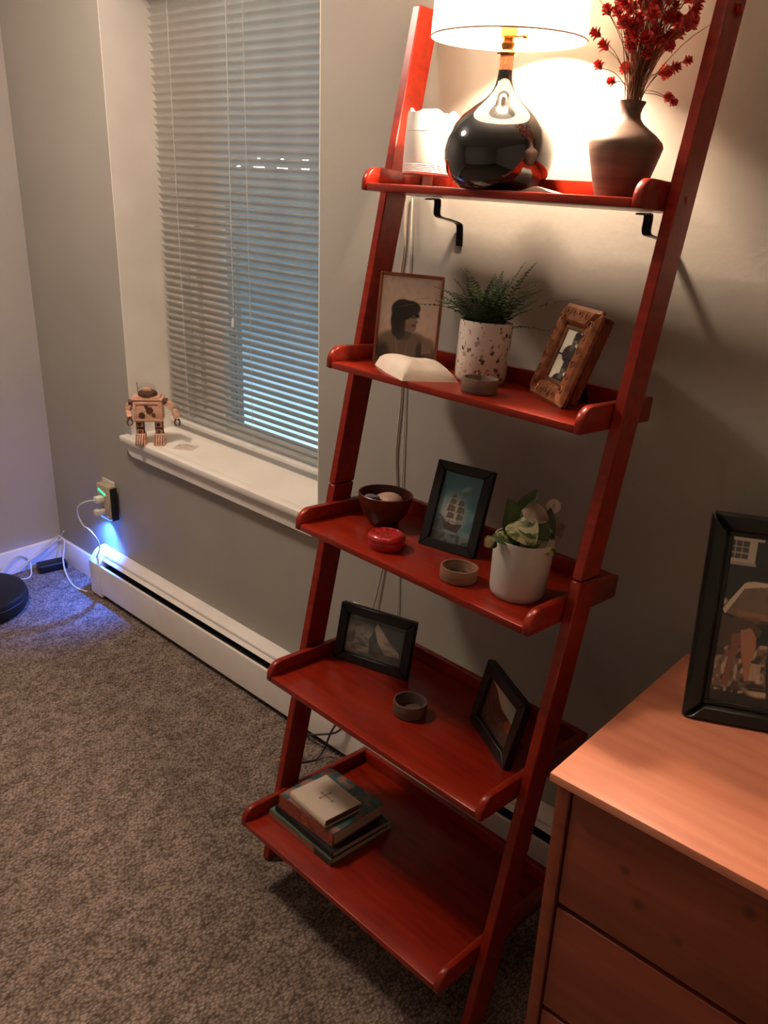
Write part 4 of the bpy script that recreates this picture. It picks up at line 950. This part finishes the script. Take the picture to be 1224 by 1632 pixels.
# crumpled clear plastic bag
b = B(); N = 18; rs = random.Random(9)
G = []
for j in range(N):
    row = []
    for i in range(N):
        u, v = i / (N - 1) * 2 - 1, j / (N - 1) * 2 - 1; e = max(0, 1 - max(abs(u), abs(v)) ** 3)
        row.append(b.verts.new((u * .036, v * .026, .0012 + e * (.004 + .003 * math.sin(5 * u + 3 * v) + .002 * rs.random()))))
    G.append(row)
for j in range(N - 1):
    for i in range(N - 1): b.faces.new((G[j][i], G[j][i + 1], G[j + 1][i + 1], G[j + 1][i]))
bmesh.ops.solidify(b, geom=b.faces[:], thickness=.0005)
o = obj('plastic_bag', b, glass('clear_bag', (.92, .90, .88), rough=.15), sharp=30); o.matrix_world = T((-1.035, .055, WZ0)) @ RZ(.5); tag(o, 'small crumpled clear plastic bag on the window sill beside the robot', 'plastic bag')

# ------------------------------------------------------------------ outlet, plug-in adapter, cords, blue night light
ol = thing('wall_outlet', 'white wall outlet plate behind the plugged in adapter left of the window', 'outlet', T((-1.456, 0, .405)))
b = B(); box(b, (-.042, .042), (-.006, -.0005), (-.062, .062), .002); obj('cover_plate', b, M_['white_plastic'], ol)
b = B(); box(b, (-.017, .017), (-.0075, -.006), (.012, .042), .001); box(b, (-.017, .017), (-.0075, -.006), (-.042, -.012), .001); obj('socket_face', b, M_['white_plastic'], ol)
ad = thing('plug_adapter', 'beige plug in multi outlet adapter with glowing green display', 'adapter', T((-1.440, 0, .396)))
M_['beige'] = mat('beige_plastic', rgb(196, 180, 150), .4)
b = B(); box(b, (-.040, .040), (-.040, -.0085), (-.064, .064), .004); obj('housing', b, M_['beige'], ad)
b = B(); box(b, (.041, .049), (-.034, -.0085), (-.066, .058), .002); obj('dark_side_strip', b, M_['black_plastic'], ad)  # black strip along the right side of the housing
b = B()
for q in range(4): box(b, (-.028 + q * .013, -.018 + q * .013), (-.0415, -.0398), (.036 - q * .003, .045 - q * .003), .0005, 1)
obj('green_display', b, emis('green_display_light', (.05, 1.0, .45), 1.3), ad)
b = B(); box(b, (-.030, .034), (-.038, -.012), (-.068, -.0645), .001); obj('blue_light_lens', b, emis('blue_led_lens', (.06, .22, 1.0), 3.0), ad)
bld = bpy.data.lights.new('night_light', 'SPOT'); bld.energy = BLUE_WATTS; bld.color = (.035, .16, 1.0); bld.shadow_soft_size = .005; bld.spot_size = R(112); bld.spot_blend = .8
blo = bpy.data.objects.new('night_light', bld); COL.objects.link(blo); blo.parent = ad; blo.location = (-.026, -.034, -.0705); blo.rotation_euler = Vector((-.22, -.22, -1)).to_track_quat('-Z', 'Y').to_euler()
def plug(z, label, pts):
    t = thing('power_plug', label, 'plug', T((-1.440, -.0405, .396 + z)))
    b = B(); box(b, (-.014, .014), (-.030, 0), (-.011, .011), .003); obj('plug_body', b, M_['white_plastic'], t)
    if pts is None:
        b = B(); box(b, (-.011, .011), (-.036, -.0302), (-.009, .009), .0015); obj('cap', b, M_['white_plastic'], t); return
    b = B(); tube(b, pts, .0028, 8); obj('cord', b, M_['cord_white'], t)
plug(.012, 'white plug in the upper socket of the adapter with looping cord', [(0, -.028, 0), (-.02, -.055, -.004), (-.055, -.070, -.030), (-.066, -.068, -.068), (-.050, -.060, -.105), (-.030, -.050, -.118), (-.012, -.035, -.150), (-.026, -.018, -.205), (-.10, -.012, -.30), (-.115, .010, -.375)])
plug(-.036, 'short white charger block in the lower socket of the adapter', None)
# white cables along the left baseboard
def cable(name, label, pts, r=.0028, m='cord_white', grp=None, cat='cable'):
    b = B(); tube(b, pts, r, 7); o = obj(name, b, M_[m]); tag(o, label, cat, grp); return o
XB = XL + .014
cable('charging_cable', 'white cable tangled upward in the room corner and trailing to the heater', [(XB + .006, -.20, .004), (XB + .010, -.10, .07), (XB + .008, -.035, .105), (XB + .03, -.025, .118), (XB + .060, -.022, .10), (XB + .09, -.05, .04), (XB + .16, -.075, .006), (XB + .27, -.10, .004), (XB + .34, -.085, .004)], .0032)
cable('charging_cable', 'white cable looped against the left baseboard by the vacuum', [(XB + .012, -.50, .004), (XB + .030, -.33, .006), (XB + .010, -.245, .05), (XB + .008, -.20, .075), (XB + .010, -.155, .05), (XB + .045, -.165, .005), (XB + .08, -.20, .004), (XB + .05, -.25, .004)])
cable('charging_cable', 'white cable lying straight along the foot of the left baseboard', [(XB + .02, -.60, .004), (XB + .024, -.30, .010), (XB + .020, -.15, .050), (XB + .016, -.06, .085), (XB + .012, -.022, .10), (XB + .05, -.018, .14), (XB + .055, -.018, .145)])
b = B(); box(b, (-.028, .028), (-.055, .055), (0, .034), .006, 3); pb = obj('power_brick', b, M_['black_plastic']); pb.matrix_world = T((XB + .060, -.085, 0)) @ RZ(-.2); tag(pb, 'black power brick on the carpet at the foot of the left wall', 'power brick')
# round black robot vacuum
RV = thing('robot_vacuum', 'round flat black robot vacuum on the carpet at the left edge', 'vacuum', T((-1.686, -.436, 0)))
b = B(); lathe(b, [(0, .010), (.150, .010), (.165, .014), (.168, .022), (.168, .064), (.163, .072), (.150, .076), (0, .078)], 72); obj('shell', b, M_['black_plastic'], RV)
b = B(); lathe(b, [(.1685, .028), (.1715, .030), (.1715, .050), (.1685, .052)], 72); obj('bumper', b, M_['black_plastic'], RV)
b = B(); lathe(b, [(0, .078), (.045, .078), (.046, .084), (.040, .088), (0, .089)], 40); obj('sensor_turret', b, M_['black_plastic'], RV)
for sx in (-1, 1):
    b = B(); lathe(b, [(0, -.011), (.024, -.011), (.026, -.008), (.026, .008), (.024, .011), (0, .011)], 24, T((sx * .11, 0, .026)) @ RY(math.pi / 2)); obj('wheel', b, M_['black_plastic'], RV)

# ------------------------------------------------------------------ outlet and cords behind the shelf
o2 = thing('wall_outlet', 'white wall outlet plate partly hidden behind the landscape frame', 'outlet', T((-.150, 0, .405)))
b = B(); box(b, (-.036, .036), (-.006, -.0005), (-.060, .060), .002); obj('cover_plate', b, M_['white_plastic'], o2)
b = B(); box(b, (-.017, .017), (-.0075, -.006), (.012, .042), .001); box(b, (-.017, .017), (-.0075, -.006), (-.042, -.012), .001); obj('socket_face', b, M_['white_plastic'], o2)
M_['cord_beige'] = mat('beige_cord', rgb(190, 172, 154), .6)
cable('lamp_cord', 'thin beige lamp cord hanging down the wall behind the shelf', [(.19, -.075, 1.548), (.10, -.045, 1.548), (.0, -.012, 1.547), (-.050, -.006, 1.50), (-.054, -.004, 1.388), (-.062, -.004, 1.30), (-.046, -.004, 1.11), (-.044, -.004, 1.049), (-.052, -.004, .924), (-.046, -.004, .829), (-.055, -.005, .70), (-.083, -.006, .594), (-.108, -.010, .474), (-.135, -.012, .435)], .0022, 'cord_beige', cat='cord')
M_['cable_cover'] = mat('painted_cord', rgb(214, 208, 196), .6)
cable('painted_cord', 'wall coloured cord running straight down beside the lamp cord', [(-.036, -.004, 1.50), (-.034, -.004, 1.20), (-.030, -.004, 1.0), (-.028, -.004, .80), (-.026, -.004, .60), (-.022, -.006, .40), (-.018, -.009, .24), (-.02, -.012, .192)], .0016, 'cable_cover', cat='cord')
M_['cable_grey'] = mat('grey_blue_cable', rgb(52, 54, 58), .5)
cable('grey_cable', 'dark grey cable drooping over the heater front behind the books', [(-.330, -.050, .012), (-.300, -.076, .014), (-.265, -.084, .030), (-.22, -.085, .055), (-.16, -.085, .095), (-.12, -.075, .148), (-.10, -.050, .19), (-.10, -.012, .25), (-.12, -.011, .36)], .003, 'cable_grey')
cable('grey_cable', 'dark grey cable falling from the heater to the carpet behind the books', [(-.145, -.012, .36), (-.13, -.050, .195), (-.150, -.086, .14), (-.172, -.096, .09), (-.192, -.100, .03), (-.198, -.125, .005), (-.212, -.155, .004), (-.235, -.175, .004)], .003, 'cable_grey')

# ------------------------------------------------------------------ ceiling fill light, added out of view to brighten the room
cl = thing('ceiling_fill_light', 'added unseen round ceiling light that brightens the room', 'ceiling light', T((-.85, -.80, ZC)))
b = B(); lathe(b, [(0, -.0005), (.165, -.0005), (.168, -.004), (.168, -.022), (.160, -.026), (0, -.026)], 48); obj('mount_ring', b, M_['white_plastic'], cl)
b = B(); lathe(b, [(.158, -.0265), (.150, -.045), (.125, -.068), (.080, -.084), (.03, -.091), (0, -.092)], 48); obj('diffuser', b, emis('ceiling_fill_glow', CEILING_FILL_COLOR, CEILING_FILL_STRENGTH), cl)
